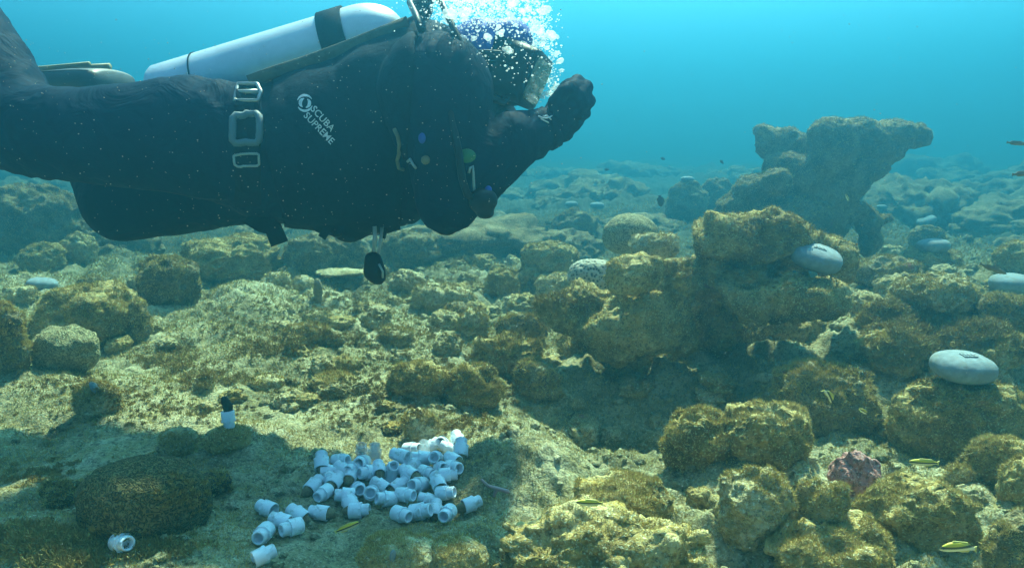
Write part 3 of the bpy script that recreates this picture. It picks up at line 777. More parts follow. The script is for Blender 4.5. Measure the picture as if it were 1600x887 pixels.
# x, y, image angle of the threaded end (0 right, 90 towards the viewer), lift (layers), upward tilt, coral fragment, clear
FIT = [(415, 796, 200, 0, 5, 0, 0), (410, 838, 95, 0, 8, 0, 0), (454, 828, 145, 0, 5, .8, 0), (436, 816, 190, 0, 10, 0, 0), (463, 805, 200, 0, 20, .9, 0), (413, 871, 330, 0, 8, 0, 0),
       (497, 803, 185, 0, 5, 1.0, 0), (491, 764, 300, .4, 15, 1.0, 0), (502, 724, 250, .2, 30, .9, 0), (514, 743, 170, .3, 5, 0, 0), (534, 737, 200, .2, 25, .9, 0),
       (523, 760, 285, .6, 10, 1.0, 0), (548, 750, 275, .6, 12, 1.0, 0), (504, 776, 120, .2, 0, .8, 0), (537, 780, 170, .3, 8, 0, 0), (559, 773, 60, .5, 20, .9, 0),
       (579, 779, 80, .5, 25, 0, 0), (562, 800, 0, 0, 4, .9, 0), (564, 731, 100, .5, 20, 0, 0), (574, 745, 150, .4, 10, .9, 0), (585, 713, 275, .5, 80, 0, 1), (565, 711, 90, .4, 75, .7, 1),
       (623, 723, 200, .8, 5, 0, 0), (644, 712, 20, .8, 15, 0, 0), (661, 712, 270, .8, 30, .8, 1), (675, 703, 330, .6, 25, 0, 0), (714, 692, 250, .5, 20, .9, 0), (720, 708, 270, .6, 40, 1.0, 0),
       (698, 709, 190, .7, 25, 0, 0), (680, 727, 95, .8, 30, 0, 0), (706, 725, 215, .5, 5, 1.0, 0), (636, 747, 210, .5, 8, 1.0, 0), (667, 748, 35, .6, 5, 0, 0), (701, 749, 0, .4, 3, .8, 0),
       (611, 755, 270, .3, 70, .9, 1), (602, 783, 160, .1, 15, .9, 0), (634, 780, 20, .3, 8, 0, 0), (697, 775, 10, .2, 12, .8, 0), (738, 789, 338, 0, 6, 1.0, 0), (628, 807, 30, 0, 4, .9, 0),
       (658, 803, 10, .1, 15, 0, 0), (680, 799, 270, .1, 25, .8, 0), (698, 807, 110, .1, 10, 0, 0), (646, 733, 300, .5, 20, 0, 0), (613, 738, 60, .4, 40, .9, 0),
       (533, 722, 20, .1, 15, .8, 0), (551, 738, 120, .3, 10, 0, 0), (516, 755, 60, .3, 15, 0, 0), (591, 738, 250, .4, 15, .9, 0), (592, 765, 200, .4, 20, 0, 0), (624, 765, 320, .4, 15, .9, 0), (652, 765, 130, .4, 20, 0, 0),
       (683, 760, 240, .5, 20, .9, 0), (690, 741, 60, .6, 25, 0, 0), (655, 728, 170, .9, 10, .8, 0), (690, 698, 100, .5, 30, 0, 0), (709, 738, 40, .4, 15, 0, 0), (667, 786, 190, .2, 12, .8, 0), (546, 788, 230, .1, 15, 0, 0)]
rf = random.Random(11)
rows = [(700, 'back row'), (735, 'second row from the back'), (765, 'middle row'), (792, 'row before the front'), (2000, 'front row')]
def rowname(y):
    for lim, nm in rows:
        if y < lim+18: return nm
ordn = ['first', 'second', 'third', 'fourth', 'fifth', 'sixth', 'seventh', 'eighth', 'ninth', 'tenth', 'eleventh', 'twelfth', 'thirteenth', 'fourteenth', 'fifteenth', 'sixteenth', 'seventeenth', 'eighteenth', 'nineteenth', 'twentieth']
heap = [f for f in FIT if f[0] > 470 and f[0] < 730]
special = {(415, 796): 'white pipe fitting left of the heap, uppermost of the six strays', (410, 838): 'white pipe fitting left of the heap, thread towards the viewer',
           (454, 828): 'white pipe fitting left of the heap, fat one pointing its thread down to the left', (436, 816): 'white pipe fitting half hidden behind the fat stray left of the heap',
           (463, 805): 'white pipe fitting left of the heap, open socket turned right, nearest the heap', (413, 871): 'white pipe fitting at the bottom edge, lowest of the strays left of the heap',
           (738, 789): 'white pipe fitting lying alone just right of the heap'}
for (px, py, ang, lift, up, fr, clr) in FIT:
    p, nr = cast(px, py+9)
    a = math.radians(ang)
    ax = Vector((math.cos(a), -math.sin(a)*1.35, 0)).normalized(); ax = (ax*math.cos(math.radians(up))+Vector((0, 0, math.sin(math.radians(up))))).normalized()
    loc = p+Vector((0, .004+lift*.010, .013+lift*.013))
    if (px, py) in special: lb = special[(px, py)]
    else:
        rn = rowname(py); mem = sorted([f for f in heap if rowname(f[1]) == rn]); i = [f[:2] for f in mem].index((px, py))
        dirn = 'upright' if up > 60 else 'thread right' if abs((ang+180) % 360-180) < 50 else 'thread left' if 130 < ang < 230 else 'thread forward' if ang < 180 else 'socket forward'
        lb = ('clear' if clr else 'white')+' pipe fitting in the heap, '+rn+', '+ordn[i]+' from left, '+dirn
    fitting(loc, ax, lb, 'pipe fittings heaped on the seabed', bool(clr), fr, rf.uniform(.80, .90), rf.uniform(0, 6))
p, nr = cast(193, 858)
fitting(p+Vector((0, .0, .012)), Vector((.75, -.55, .25)), 'white pipe fitting lying alone in golden algae at lower left', 'pipe fittings away from the heap', False, 0, .9)
p, nr = cast(355, 668)
o = fitting(p+Vector((0, .01, .014)), Vector((.1, -.15, -.98)), 'white pipe fitting standing on a round stone and holding a black sponge', 'pipe fittings away from the heap', False, 0, .85)
sp = Soup(); c = o.location
sp.caps([(c+Vector((0, 0, .012)), .007), (c+Vector((-.002, .002, .03)), .012), (c+Vector((-.006, .002, .043)), .009), (c+Vector((-.010, .002, .05)), .003)], 2)
V, Fc = sp.get(); V, Fc = remesh(V, Fc, .0022, 3); V = displace(V, Fc, 9, .12, .3, .3)
link('black_sponge', np_mesh('black_sponge', V, Fc, M_SPONGE), None, None, 'small black sponge stuck upright in the lone standing fitting', 'sponge')
p, nr = cast(497, 468)
sp = Soup(); k = mpp(p.y); sp.caps([(p, 7*k), (p+Vector((0, 0, .04)), 8*k), (p+Vector((0.004, 0, .075)), 6*k)], 2)
V, Fc = sp.get(); V, Fc = remesh(V, Fc, .005, 3); V = displace(V, Fc, 19, .3, .5, .4)
link('sponge_stump', np_mesh('sponge_stump', V, Fc, M_FRAG), None, None, 'stubby brown upright sponge on the seabed in front of the plate coral', 'sponge')
# plate coral
p, nr = cast(528, 448); k = mpp(p.y); sp = Soup()
sp.ell(p+Vector((0, .06, .055)), (42*k, .09, .012), 4); sp.ell(p+Vector((0, .08, .02)), (16*k, .04, .05), 3)
V, Fc = sp.get(); V, Fc = remesh(V, Fc, .007, 3); V = displace(V, Fc, 29, .5, .8, .6)
link('plate_coral', np_mesh('plate_coral', V, Fc, M_ROCKP), None, None, 'flat plate coral with a shaded underside beneath the diver', 'coral', 'live and dead coral heads')
# pink twig by the heap
p, nr = cast(775, 765); k = mpp(p.y); sp = Soup(); e = Vector((0, -.01, .006))
pts = [at(753, 750, p.y)+e, at(763, 759, p.y)+e, at(776, 763, p.y)+e, at(793, 768, p.y)+e]
sp.caps([(pts[0], .003), (pts[1], .0028), (pts[2], .004), (pts[3], .0045)], 2); sp.caps([(pts[2], .004), (at(772, 775, p.y)+e, .003)], 2)
V, Fc = sp.get(); V, Fc = remesh(V, Fc, .0016, 2)
link('coral_twig', np_mesh('coral_twig', V, Fc, simple('pink_twig', (.40, .27, .26), .8, 0, .2, 90)), None, None, 'thin pinkish coral twig on the mound right of the heap', 'coral twig')

# ------------------------------------------------------------------ fish
def fish_soup(L, H, bend=0.0):
    prof = [(0, .05, .04), (.04, .35, .3), (.12, .66, .6), (.25, .92, .9), (.4, 1, 1), (.55, .95, .9), (.7, .78, .66), (.82, .55, .42), (.9, .40, .26), (.94, .38, .2)]
    V, Fc, seg = [], [], 14
    for t, h, wd in prof:
        for q in range(seg):
            th = 2*math.pi*q/seg
            V.append(((.5-t)*L, math.cos(th)*wd*H*.30+bend*L*(t-.4)**2, math.sin(th)*h*H*.5-bend*L*0))
    for i in range(len(prof)-1):
        for q in range(seg):
            A, B = i*seg+q, i*seg+(q+1) % seg; C, D = (i+1)*seg+(q+1) % seg, (i+1)*seg+q
            Fc += [(A, B, C), (A, C, D)]
    V.append((L*.505, 0, 0)); c = len(V)-1
    for q in range(seg): Fc.append((c, (q+1) % seg, q))
    return np.array(V, np.float32), np.array(Fc, np.int32)
def thin(poly, th=.0006):
    n = len(poly); V = [(x, y-th, z) for x, y, z in poly]+[(x, y+th, z) for x, y, z in poly]; Fc = []
    for i in range(1, n-1): Fc += [(0, i, i+1), (n, n+i+1, n+i)]
    for i in range(n): j = (i+1) % n; Fc += [(i, n+i, n+j), (i, n+j, j)]
    return np.array(V, np.float32), np.array(Fc, np.int32)
def fish(px, py, lpx, ang, Y, label, m=M_FISH, fin=M_FISHFIN, ratio=.2, flip=False, bend=0, yaw=0, group='small striped fish over the reef', curl=0):
    L = lpx*mpp(Y); H = L*ratio; c = at(px, py, Y)
    R = (Matrix.Rotation(math.radians(ang), 4, 'Y') @ Matrix.Rotation(math.radians(yaw)+(math.pi if flip else 0), 4, 'Z'))
    o = bpy.data.objects.new('reef_fish', None); COL.objects.link(o); o.location = c; o.empty_display_size = .02
    o.rotation_euler = R.to_euler(); tag(o, label, 'fish', group)
    def bendz(V):
        V = np.array(V); t = .5-V[:, 0]/L; V[:, 2] -= curl*L*(t-.4)**2; V[:, 1] += bend*L*(t-.4)**2; return V
    def part(nm, VF, mm, sm=True):
        me = np_mesh(nm, bendz(VF[0]), VF[1], mm, None, sm); q = bpy.data.objects.new(nm, me); COL.objects.link(q); q.parent = o
    part('body', fish_soup(L, H), m)
    part('tail_fin', thin([(-.43*L, 0, .16*H), (-.5*L, 0, .36*H), (-.49*L, 0, 0), (-.5*L, 0, -.36*H), (-.43*L, 0, -.16*H)]), fin, False)
    part('dorsal_fin', thin([(.2*L, 0, .40*H), (.12*L, 0, .60*H), (-.25*L, 0, .52*H), (-.34*L, 0, .30*H), (0, 0, .45*H)]), fin, False)
    part('belly_fin', thin([(-.02*L, 0, -.42*H), (-.08*L, 0, -.58*H), (-.28*L, 0, -.48*H), (-.32*L, 0, -.3*H)]), fin, False)
    for s in (-1, 1):
        v, f = ico(2); part('eye', (v*H*.075+np.array([.41*L, s*H*.155, .07*H]), f), M_EYE)
fish(543, 823, 48, -24, 1.06, 'thin yellow striped fish swimming just below the heap of fittings', ratio=.22)
fish(921, 785, 46, 3, .93, 'yellow striped fish over the tan boulder right of the heap', flip=True, ratio=.24)
fish(1443, 722, 52, 3, 1.12, 'yellow striped fish at right, left of the brown edge boulder', flip=True, ratio=.22)
fish(1497, 853, 64, -4, 1.0, 'largest yellow and white striped fish, lowest at right', flip=True, ratio=.28, curl=.35)
fish(1118, 735, 21, -8, 1.5, 'tiny yellow fish over the shaded hollow', ratio=.34)
fish(1552, 420, 48, 20, 1.6, 'brown slim fish above the weight at the right edge', m=M_FISHB, fin=M_FISHB, ratio=.16)
fish(1590, 224, 34, 5, 1.8, 'slim grey fish in open water at the right edge, upper one', m=M_FISHB, fin=M_FISHB, ratio=.18)
fish(1600, 271, 36, -6, 1.6, 'slim grey fish in open water cut by the right edge, lower one', m=M_FISHB, fin=M_FISHB, ratio=.22)
fish(1297, 617, 26, 62, 1.5, 'small pale fish turning head down by the dark fronted rock', ratio=.36, curl=.8)
fish(1349, 642, 16, 30, 1.5, 'tiny pale fish hanging below the turning fish', ratio=.4)
fish(1324, 309, 12, 60, 3.0, 'tiny pale fish in front of the animal head rock', ratio=.3)
fish(1032, 314, 18, 80, 3.2, 'small dark fish in the haze above the smooth domed coral', m=M_FISHD, fin=M_FISHD, ratio=.55)
for q, (px, py, lb) in enumerate([(948, 265, 'speck of a dark fish in the haze right of the diver\'s fist, left one'), (1036, 248, 'speck of a dark fish in far haze, middle one of the specks'), (1128, 253, 'speck of a dark fish in far haze near the animal head rock')]):
    fish(px, py, 8, 20*q, 4.5, lb, m=M_FISHD, fin=M_FISHD, ratio=.5, group='far fish specks')

# ------------------------------------------------------------------ the diver
YD = 1.66; K = mpp(YD)
def D(px, py, off=0): return at(px, py, YD+off)
sp = Soup()
tor = [(335, 222, 84, .15), (400, 245, 97, .17), (440, 240, 108, .18), (500, 232, 118, .19), (560, 222, 134, .18), (600, 212, 142, .175), (640, 198, 148, .165), (680, 180, 138, .16), (715, 170, 112, .16), (745, 165, 70, .15)]
for (a, b) in zip(tor, tor[1:]):
    for i in range(9):
        t = i/8; x, y, h, d = [p*(1-t)+q*t for p, q in zip(a, b)]
        sp.ell(D(x, y, 0), (.045, d, h*K), 3)
sp.caps([(D(425, 240, -.07), (.13, .10, 92*K)), (D(300, 212, -.09), (.12, .10, 86*K)), (D(150, 214, -.09), 70*K), (D(36, 203, -.08), 66*K)], 3)
sp.caps([(D(36, 203, -.08), 66*K), (D(22, 195, -.06), 70*K), (D(-8, 120, -.02), 58*K), (D(-80, -20, .05), 45*K)], 3)
sp.caps([(D(420, 268, .12), 78*K), (D(260, 305, .13), 70*K), (D(194, 319, .12), 65*K)], 3)
sp.caps([(D(194, 319, .12), 64*K), (D(150, 230, .26), 55*K), (D(100, 160, .33), 38*K)], 3)
sp.caps([(D(684, 140, -.15), 76*K), (D(694, 235, -.215), 52*K), (D(698, 316, -.215), 42*K)], 3)
sp.caps([(D(698, 316, -.215), 42*K), (D(740, 275, -.20), 46*K), (D(800, 221, -.155), 40*K), (D(850, 203, -.10), 28*K), (D(872, 188, -.09), 25*K)], 3)
sp.caps([(D(720, 140, .12), 60*K), (D(790, 215, .1), 36*K), (D(832, 226, .07), 28*K), (D(845, 205, .0), 24*K)], 3)
sp.caps([(D(715, 120, .02), 55*K), (D(760, 120, .02), 46*K), (D(778, 135, .02), 34*K)], 3)
sp.ell(D(772, 96, .02), (60*K, .085, 56*K), 3); sp.ell(D(796, 116, .02), (34*K, .07, 36*K), 3)
sp.ell(D(545, 345, 0), (30*K, .08, 25*K), 3); sp.ell(D(520, 345, 0), (20*K, .08, 14*K), 3)
V, Fc = sp.get(); V, Fc = remesh(V, Fc, .0085, 5)
n_ = vn(V, Fc)
def pxof(V):
    P = V-np.array([0, 0, CAM_Z]); U = np.array(_U); Fw = np.array(_F); dpt = P@Fw
    return 800+F_PX*P[:, 0]/dpt, 443.5-F_PX*(P@U)/dpt
bx_, by_ = pxof(V)
jt = sum(np.exp(-((bx_-cx_)/sx_)**2) for cx_, sx_ in ((60, 60), (340, 55), (700, 60), (855, 25)))
ridge = 1-np.abs(gnoise(V*np.array([30, 12, 11])+.6*np.stack([gnoise(V*9, 2)]*3, 1)*3, 8))*2.4
V = V+n_*(.006*fbm(V*7, 2, 4)+.006*np.clip(ridge-.45, 0, 1)*np.clip(.25+jt, 0, 1.2))[:, None]
V = V.astype(np.float32)
body_V, body_F = V, Fc
person = link('person', np_mesh('person', V, Fc, M_SUIT), None, None, 'scuba diver in black wetsuit swimming level over the reef with one fist raised', 'person')
bx_, by_ = pxof(V); n_ = vn(V, Fc)
lim0 = 428+12*np.sin(by_*.021)+(by_-240)*.05; lim1 = 655-(by_-60)*.10
inn = (bx_ > lim0) & (bx_ < lim1) & ((by_ > 92) | (bx_ > 520))
fs = Fc[inn[Fc].all(1)]
ids, inv = np.unique(fs, return_inverse=True); fs = inv.reshape(-1, 3)
dist = np.minimum(np.minimum(bx_-lim0, lim1-bx_)/14, 1)[ids]
quilt = .006*np.abs(np.sin(bx_[ids]*.035+.6*np.sin(by_[ids]*.02)))**.4
Vv = V[ids]+n_[ids]*(.007+quilt*np.clip(dist, 0, 1)+.004*fbm(V[ids]*14, 2, 6))[:, None]
e1 = np.concatenate([fs[:, [0, 1]], fs[:, [1, 2]], fs[:, [2, 0]]]); key = {}
for a_, b_ in e1: key[(int(a_), int(b_))] = 1
bd = [(a_, b_) for a_, b_ in key if (b_, a_) not in key]
m0 = len(Vv); base = V[ids]-n_[ids]*.004; Fs_ = [fs]
Fs_.append(np.array([(b_, a_, a_+m0) for a_, b_ in bd]+[(b_, a_+m0, b_+m0) for a_, b_ in bd]))
VV = np.concatenate([Vv, base]); FF = np.concatenate(Fs_)
link('buoyancy_vest', np_mesh('buoyancy_vest', VV, FF, simple('vest_nylon', (.0035, .011, .021), .8, 0, .3, 90, .003, Specular_IOR_Level=.04)), person)
body_V2 = np.concatenate([V, Vv]); body_F2 = np.concatenate([Fc, fs+len(V)])
bvh = BVHTree.FromPolygons([tuple(v) for v in body_V2], [tuple(int(i) for i in f) for f in body_F2])
def onb(px, py, off=.003):
    loc, nr, *_ = bvh.ray_cast(CAMP, ray(px, py).normalized())
    if loc is None: loc = D(px, py, -.1); nr = Vector((0, -1, 0))
    return loc+nr*off
def ribbon(rows, thick=.005, nx=5):
    """rows of (pixel left, pixel right); a slab laid on the body"""
    V, Fc = [], []
    for (a, b) in rows:
        for lay in (0, 1):
            for i in range(nx):
                t = i/(nx-1); px, py = a[0]*(1-t)+b[0]*t, a[1]*(1-t)+b[1]*t
                V.append(tuple(onb(px, py, thick if lay == 0 else -.004)))
    S_ = 2*nx
    for r in range(len(rows)-1):
        for i in range(nx-1):
            A, B, C_, D_ = r*S_+i, r*S_+i+1, (r+1)*S_+i+1, (r+1)*S_+i; Fc += [(A, B, C_), (A, C_, D_)]
            Fc += [(A+nx, C_+nx, B+nx), (A+nx, D_+nx, C_+nx)]
        for i in (0, nx-1):
            A, B, C_, D_ = r*S_+i, r*S_+i+nx, (r+1)*S_+i+nx, (r+1)*S_+i; Fc += [(A, B, C_), (A, C_, D_)]
    for r in (0, len(rows)-1):
        for i in range(nx-1):
            A, B = r*S_+i, r*S_+i+1; Fc += [(A, B, B+nx), (A, B+nx, A+nx)]
    return np.array(V, np.float32), np.array(Fc, np.int32)
def framepx(x0, y0, x1, y1, r, off, flat=None, skew=0):
    pts = []
    cs = [(x0+skew, y0), (x1+skew*.4, y0-2), (x1-skew, y1), (x0-skew, y1)]
    for (a, b) in zip(cs, cs[1:]+cs[:1]):
        for i in range(1, 8): t = i/8; pts.append(onb(a[0]*(1-t)+b[0]*t, a[1]*(1-t)+b[1]*t, off))
    s = Soup(); s.tube(pts, r, 8, True); return s
Vr, Fr = ribbon([((368-((i-5)/8)**2*0, 134+i*11), (408, 133+i*11)) for i in range(18)])
belt = link('weight_belt', np_mesh('weight_belt', Vr, Fr, M_WEB, None, False), person)
pb = onb(386, 152, .012); s = Soup(); cs = [at(367, 157, pb.y), at(403, 157, pb.y), at(408, 143, pb.y+.012), at(402, 131, pb.y+.03), at(372, 131, pb.y+.03)]
pts = [a_.lerp(b_, i/5) for a_, b_ in zip(cs, cs[1:]+cs[:1]) for i in range(5)]
s.tube(pts, 0, 10, True, flat=(3.4*K, 2.4*K, (.2, -1, 0))); link('buckle', s.mesh('buckle', M_STEEL), belt)
sp = Soup(); sp.tube([at(371, 144, pb.y+.014), at(404, 143, pb.y+.014)], 3.4*K, 8); link('buckle_bar', sp.mesh('buckle_bar', M_STEEL), belt)
link('webbing_frame', framepx(364, 182, 408, 224, 5.2*K, .007).mesh('webbing_frame', M_GREY), belt)
link('slider', framepx(368, 242, 407, 258, 1.7*K, .007).mesh('slider', M_SLIDER), belt)
# printed logo: swirl mark and two lines of lettering
def lettering(txt, ox, oy, ang, size, shear=0.0):
    cu = bpy.data.curves.new('t', 'FONT'); cu.body = txt; cu.size = 1; cu.resolution_u = 3; cu.offset = .012; cu.space_character = 1.02
    to = bpy.data.objects.new('t', cu); COL.objects.link(to); d = bpy.context.evaluated_depsgraph_get(); d.update()
    me = bpy.data.meshes.new_from_object(to.evaluated_get(d)); bpy.data.objects.remove(to); bpy.data.curves.remove(cu)
    bm = bmesh.new(); bm.from_mesh(me); bmesh.ops.triangulate(bm, faces=bm.faces[:])
    bmesh.ops.subdivide_edges(bm, edges=[e for e in bm.edges if e.calc_length() > .25], cuts=2); bmesh.ops.triangulate(bm, faces=bm.faces[:])
    a = math.radians(ang); V = []
    for v in bm.verts:
        u, q = v.co.x*size, v.co.y*size
        V.append(tuple(onb(ox+u*math.cos(a)+q*math.sin(a), oy+u*math.sin(a)-q*math.cos(a), .0022)))
    bm.verts.index_update(); Fc = [tuple(v.index for v in f.verts) for f in bm.faces]; bm.free(); bpy.data.meshes.remove(me)
    return np.array(V, np.float32), np.array(Fc, np.int32)
s = Soup()
s.add(*lettering('SCUBA', 485, 172, 47, 15.0)); s.add(*lettering('SUPREME', 474, 182, 46, 15.0))
for (r, a0, a1, w0) in [(12, 200, 330, 1.6), (12, 20, 150, 1.6), (7, 120, 260, 2.4), (7, 300, 440, 2.4)]:
    P = []
    for i in range(13):
        t = math.radians(a0+(a1-a0)*i/12); P.append((477+r*math.cos(t), 162+r*math.sin(t)))
    for i in range(12):
        q = []
        for j in (i, i+1):
            t = math.radians(a0+(a1-a0)*j/12); ww = w0*math.sin(math.pi*(j+.5)/13)+.3
            q += [tuple(onb(P[j][0]-ww*math.cos(t), P[j][1]-ww*math.sin(t), .0022)), tuple(onb(P[j][0]+ww*math.cos(t), P[j][1]+ww*math.sin(t), .0022))]
        s.add(q, [(0, 1, 3), (0, 3, 2)])
link('printed_logo', s.mesh('printed_logo', M_PRINT, False), person)
# hood, mask, glove, fin, straps
sp = Soup(); sp.ell(D(752, 92, .02), (58*K, .088, 60*K), 4); sp.ell(D(735, 118, .02), (48*K, .09, 48*K), 3); sp.ell(D(790, 62, .02), (42*K, .07, 32*K), 3)
V, Fc = sp.get(); V, Fc = remesh(V, Fc, .006, 6); V = V+vn(V, Fc)*(.004*fbm(V*22, 2, 3))[:, None]
hood = link('hood', np_mesh('hood', V, Fc, M_BLUE), person)
mu = Vector((27, 0, 63)).normalized(); mn0 = Vector((63, 0, -27)).normalized()
mn = (mn0*math.cos(math.radians(15))+Vector((0, -1, 0))*math.sin(math.radians(15))).normalized(); mt = mn.cross(mu).normalized()
mc = D(827, 123, -.01)
def mframe(c): return Matrix(((mt.x, mu.x, mn.x, c.x), (mt.y, mu.y, mn.y, c.y), (mt.z, mu.z, mn.z, c.z), (0, 0, 0, 1)))
def rrect(hw, hh, r, z, M, n=6):
    P = []
    for (sx, sy, a0) in ((1, 1, 0), (-1, 1, 90), (-1, -1, 180), (1, -1, 270)):
        for i in range(n+1):
            t = math.radians(a0+90*i/n); P.append(M @ Vector((sx*(hw-r)+r*math.cos(t), sy*(hh-r)+r*math.sin(t), z)))
    return P
def loft(rings, cap=True):
    V = [tuple(p) for R in rings for p in R]; n = len(rings[0]); Fc = []
    for i in range(len(rings)-1):
        for k in range(n):
            A, B = i*n+k, i*n+(k+1) % n; C_, D_ = (i+1)*n+(k+1) % n, (i+1)*n+k; Fc += [(A, B, C_), (A, C_, D_)]
    if cap:
        for base in (0, (len(rings)-1)*n):
            V.append(tuple(np.mean([V[base+k] for k in range(n)], axis=0))); c = len(V)-1
            for k in range(n): Fc.append((c, base+k, base+(k+1) % n))
    return np.array(V, np.float32), np.array(Fc, np.int32)
Mm = mframe(mc)
mask = link('mask', np_mesh('mask', *loft([rrect(.075, .058, .03, -.06, Mm), rrect(.078, .060, .03, -.02, Mm), rrect(.080, .059, .022, .008, Mm), rrect(.078, .057, .02, .018, Mm), rrect(.066, .046, .018, .019, Mm)]), M_RUBBER, None, True), person)
link('lens', np_mesh('lens', *loft([rrect(.067, .047, .018, .014, Mm), rrect(.066, .046, .018, .0225, Mm)]), M_LENS, None, False), mask)
sp = Soup(); sp.tube([D(818, 100, -.075), D(790, 88, -.085), D(755, 86, -.085), D(715, 90, -.04)], .008, 8, flat=(.011, .003, (0, 0, 1))); link('mask_strap', sp.mesh('mask_strap', M_RUBBER), mask)
sp = Soup(); sp.ell(D(802, 146, .01), (.034, .03, .028), 3); sp.ell(D(812, 138, 0), (.02, .034, .02), 3)
V, Fc = sp.get(); V, Fc = remesh(V, Fc, .004, 4); link('regulator', np_mesh('regulator', V, Fc, M_RUBBER), person)
sp = Soup()
sp.caps([(D(866, 192, -.09), 25*K), (D(884, 176, -.085), (30*K, .034, 32*K)), (D(896, 152, -.08), (27*K, .034, 28*K))], 3)
for i, (a, b_) in enumerate([((893, 142), (902, 128)), ((904, 150), (915, 137)), ((908, 163), (919, 158)), ((902, 178), (913, 177))]):
    r = [11.5, 12, 11.5, 10][i]*K
    kn = D(*a, -.105); mid = D(*b_, -.075); tip = D(b_[0]-8, b_[1]+5, -.03)
    sp.caps([(D(886, 172, -.09), r), (kn, r*1.03), (mid, r), (tip, r*.88), (D(b_[0]-24, b_[1]+14, -.03), r*.8)], 2)
sp.caps([(D(872, 180, -.11), 13*K), (D(868, 160, -.115), 11.5*K), (D(882, 142, -.115), 10.5*K), (D(893, 134, -.10), 9*K)], 2)
sp.caps([(D(868, 197, -.09), 27*K), (D(880, 205, -.085), 17*K)], 2)
V, Fc = sp.get(); V, Fc = remesh(V, Fc, .003, 1); V = V+vn(V, Fc)*(.0012*fbm(V*60, 2, 3))[:, None]
glove = link('glove', np_mesh('glove', V, Fc, M_SUIT), person)
s = Soup()
gbv = BVHTree.FromPolygons([tuple(v) for v in V]+[tuple(v) for v in body_V], [tuple(int(i) for i in f) for f in Fc]+[tuple(int(i)+len(V) for i in f) for f in body_F])
def ong(px, py, off):
    l, n2, *_ = gbv.ray_cast(CAMP, ray(px, py).normalized()); return l+n2*off if l else D(px, py, -.13)
s.tube([ong(840+i*2.4, 183+3.2*math.sin(i*.35)-.1*i, .0025) for i in range(10)], .0016, 6); s.tube([ong(844+i*2, 187+2.2*i*.42, .0025) for i in range(7)], .0014, 6); s.tube([ong(848+i*2, 181+math.cos(i)*1.6+i*.9, .0025) for i in range(7)], .0014, 6)
link('cuff_print', s.mesh('cuff_print', M_PRINT), glove)
Mf = Matrix.Translation(D(66, 137, .30)) @ Matrix.Rotation(math.radians(-4), 4, 'Y')
def fring(x, hy, hz): return [Mf @ Vector((x, hy*math.cos(t)*(1 if abs(math.cos(t)) < .7 else 1), hz*math.copysign(abs(math.sin(t))**.5, math.sin(t)))) for t in [2*math.pi*k/24 for k in range(24)]]
fin = link('fin', np_mesh('fin', *loft([fring(-.22, .05, .035), fring(-.10, .07, .045), fring(.05, .09, .042), fring(.15, .11, .036), fring(.190, .11, .032), fring(.200, .09, .024)]), M_FINR), person)
sp = Soup(); sp.tube([Mf @ Vector((x, -.06-.12*max(0, x+.1), .037)) for x in (-.2, -.1, 0, .1, .185)], .006, 8); sp.tube([Mf @ Vector((x, .0, .043-.02*max(0, x))) for x in (-.1, 0, .1, .185)], .009, 8)
link('fin_rib', sp.mesh('fin_rib', M_FINY), fin)
sp = Soup(); sp.tube([D(*p_, o_)+Vector((0, 0, .006)) for p_, o_ in (((392, 134), -.07), ((430, 120), -.06), ((480, 104), -.05), ((540, 82), -.05), ((600, 58), -.05), ((640, 42), -.05))], 10*K, 10, flat=(.03, 9*K, (0, 1, 0)))
link('back_pad', sp.mesh('back_pad', simple('olive_pad', (.07, .062, .035), .85, 0, .3, 60, .003)), person)
def strap(pts, hw, ht, axis, name, m=M_WEB):
    s = Soup(); s.tube(pts, 0, 12, flat=(hw, ht, axis)); return link(name, s.mesh(name, m), person)
strap([D(390, 338, -.06), D(412, 350, -.08), D(427, 357, -.08), D(437, 381, -.08)], .02, .004, (1, 0, .3), 'strap_end')
strap([D(535, 350, -.06), D(520, 355, -.09), D(510, 360, -.09), D(503, 371, -.09)], .009, .003, (.3, 0, 1), 'strap_end')
sp = Soup(); sp.tube([D(526+9*math.cos(t), 359+10*math.sin(t), -.08) for t in [k*.45 for k in range(14)]], 2.2*K, 8, True); link('ring', sp.mesh('ring', M_RUBBER), person)
strap([D(606, 336, -.05), D(603, 352, -.07), D(598, 372, -.07)], .006, .003, (1, 0, 0), 'strap_end')
sp = Soup(); sp.ell(D(606, 343, -.06), (8*K, 8*K, 6*K), 2); link('strap_clip', sp.mesh('strap_clip', M_RUBBER), person)
sp = Soup(); sp.tube([D(x, y, -.10) for x, y in ((652, 318), (657, 334), (663, 348), (669, 346), (671, 332), (666, 316))], 1.8*K, 8); link('strap_loop', sp.mesh('strap_loop', M_STRAPG), person)
sp = Soup(); sp.tube([onb(x, y, .004) for x, y in ((619, 202), (624, 212), (627, 225), (626, 240), (620, 250), (622, 262), (630, 264))], 2.6*K, 8); link('bolt_snap', sp.mesh('bolt_snap', M_BRASS), person)
sp = Soup(); sp.tube([onb(x, y, .004) for x, y in ((640, 252), (644, 248), (648, 256), (652, 262))], 1.8*K, 8); link('ring', sp.mesh('ring', M_SLIDER), person)
sp = Soup(); sp.ell(onb(727, 244, .004), (12*K, .004, 9*K), 3); link('green_tag', sp.mesh('green_tag', M_GREEN), person)
sp = Soup(); sp.ell(onb(661, 216, .003), (5*K, .004, 7*K), 2); link('blue_tag', sp.mesh('blue_tag', M_BLUE), person)
sp = Soup(); sp.ell(onb(666, 250, .003), (6*K, .004, 6*K), 2); link('tan_tag', sp.mesh('tan_tag', M_BRASS), person)
sp = Soup(); sp.tube([onb(x, y, .006) for x, y in ((731, 270), (732, 262), (737, 260), (738, 270), (738, 290), (741, 320))], 1.8*K, 8); link('silver_clip', sp.mesh('silver_clip', M_SLIDER), person)

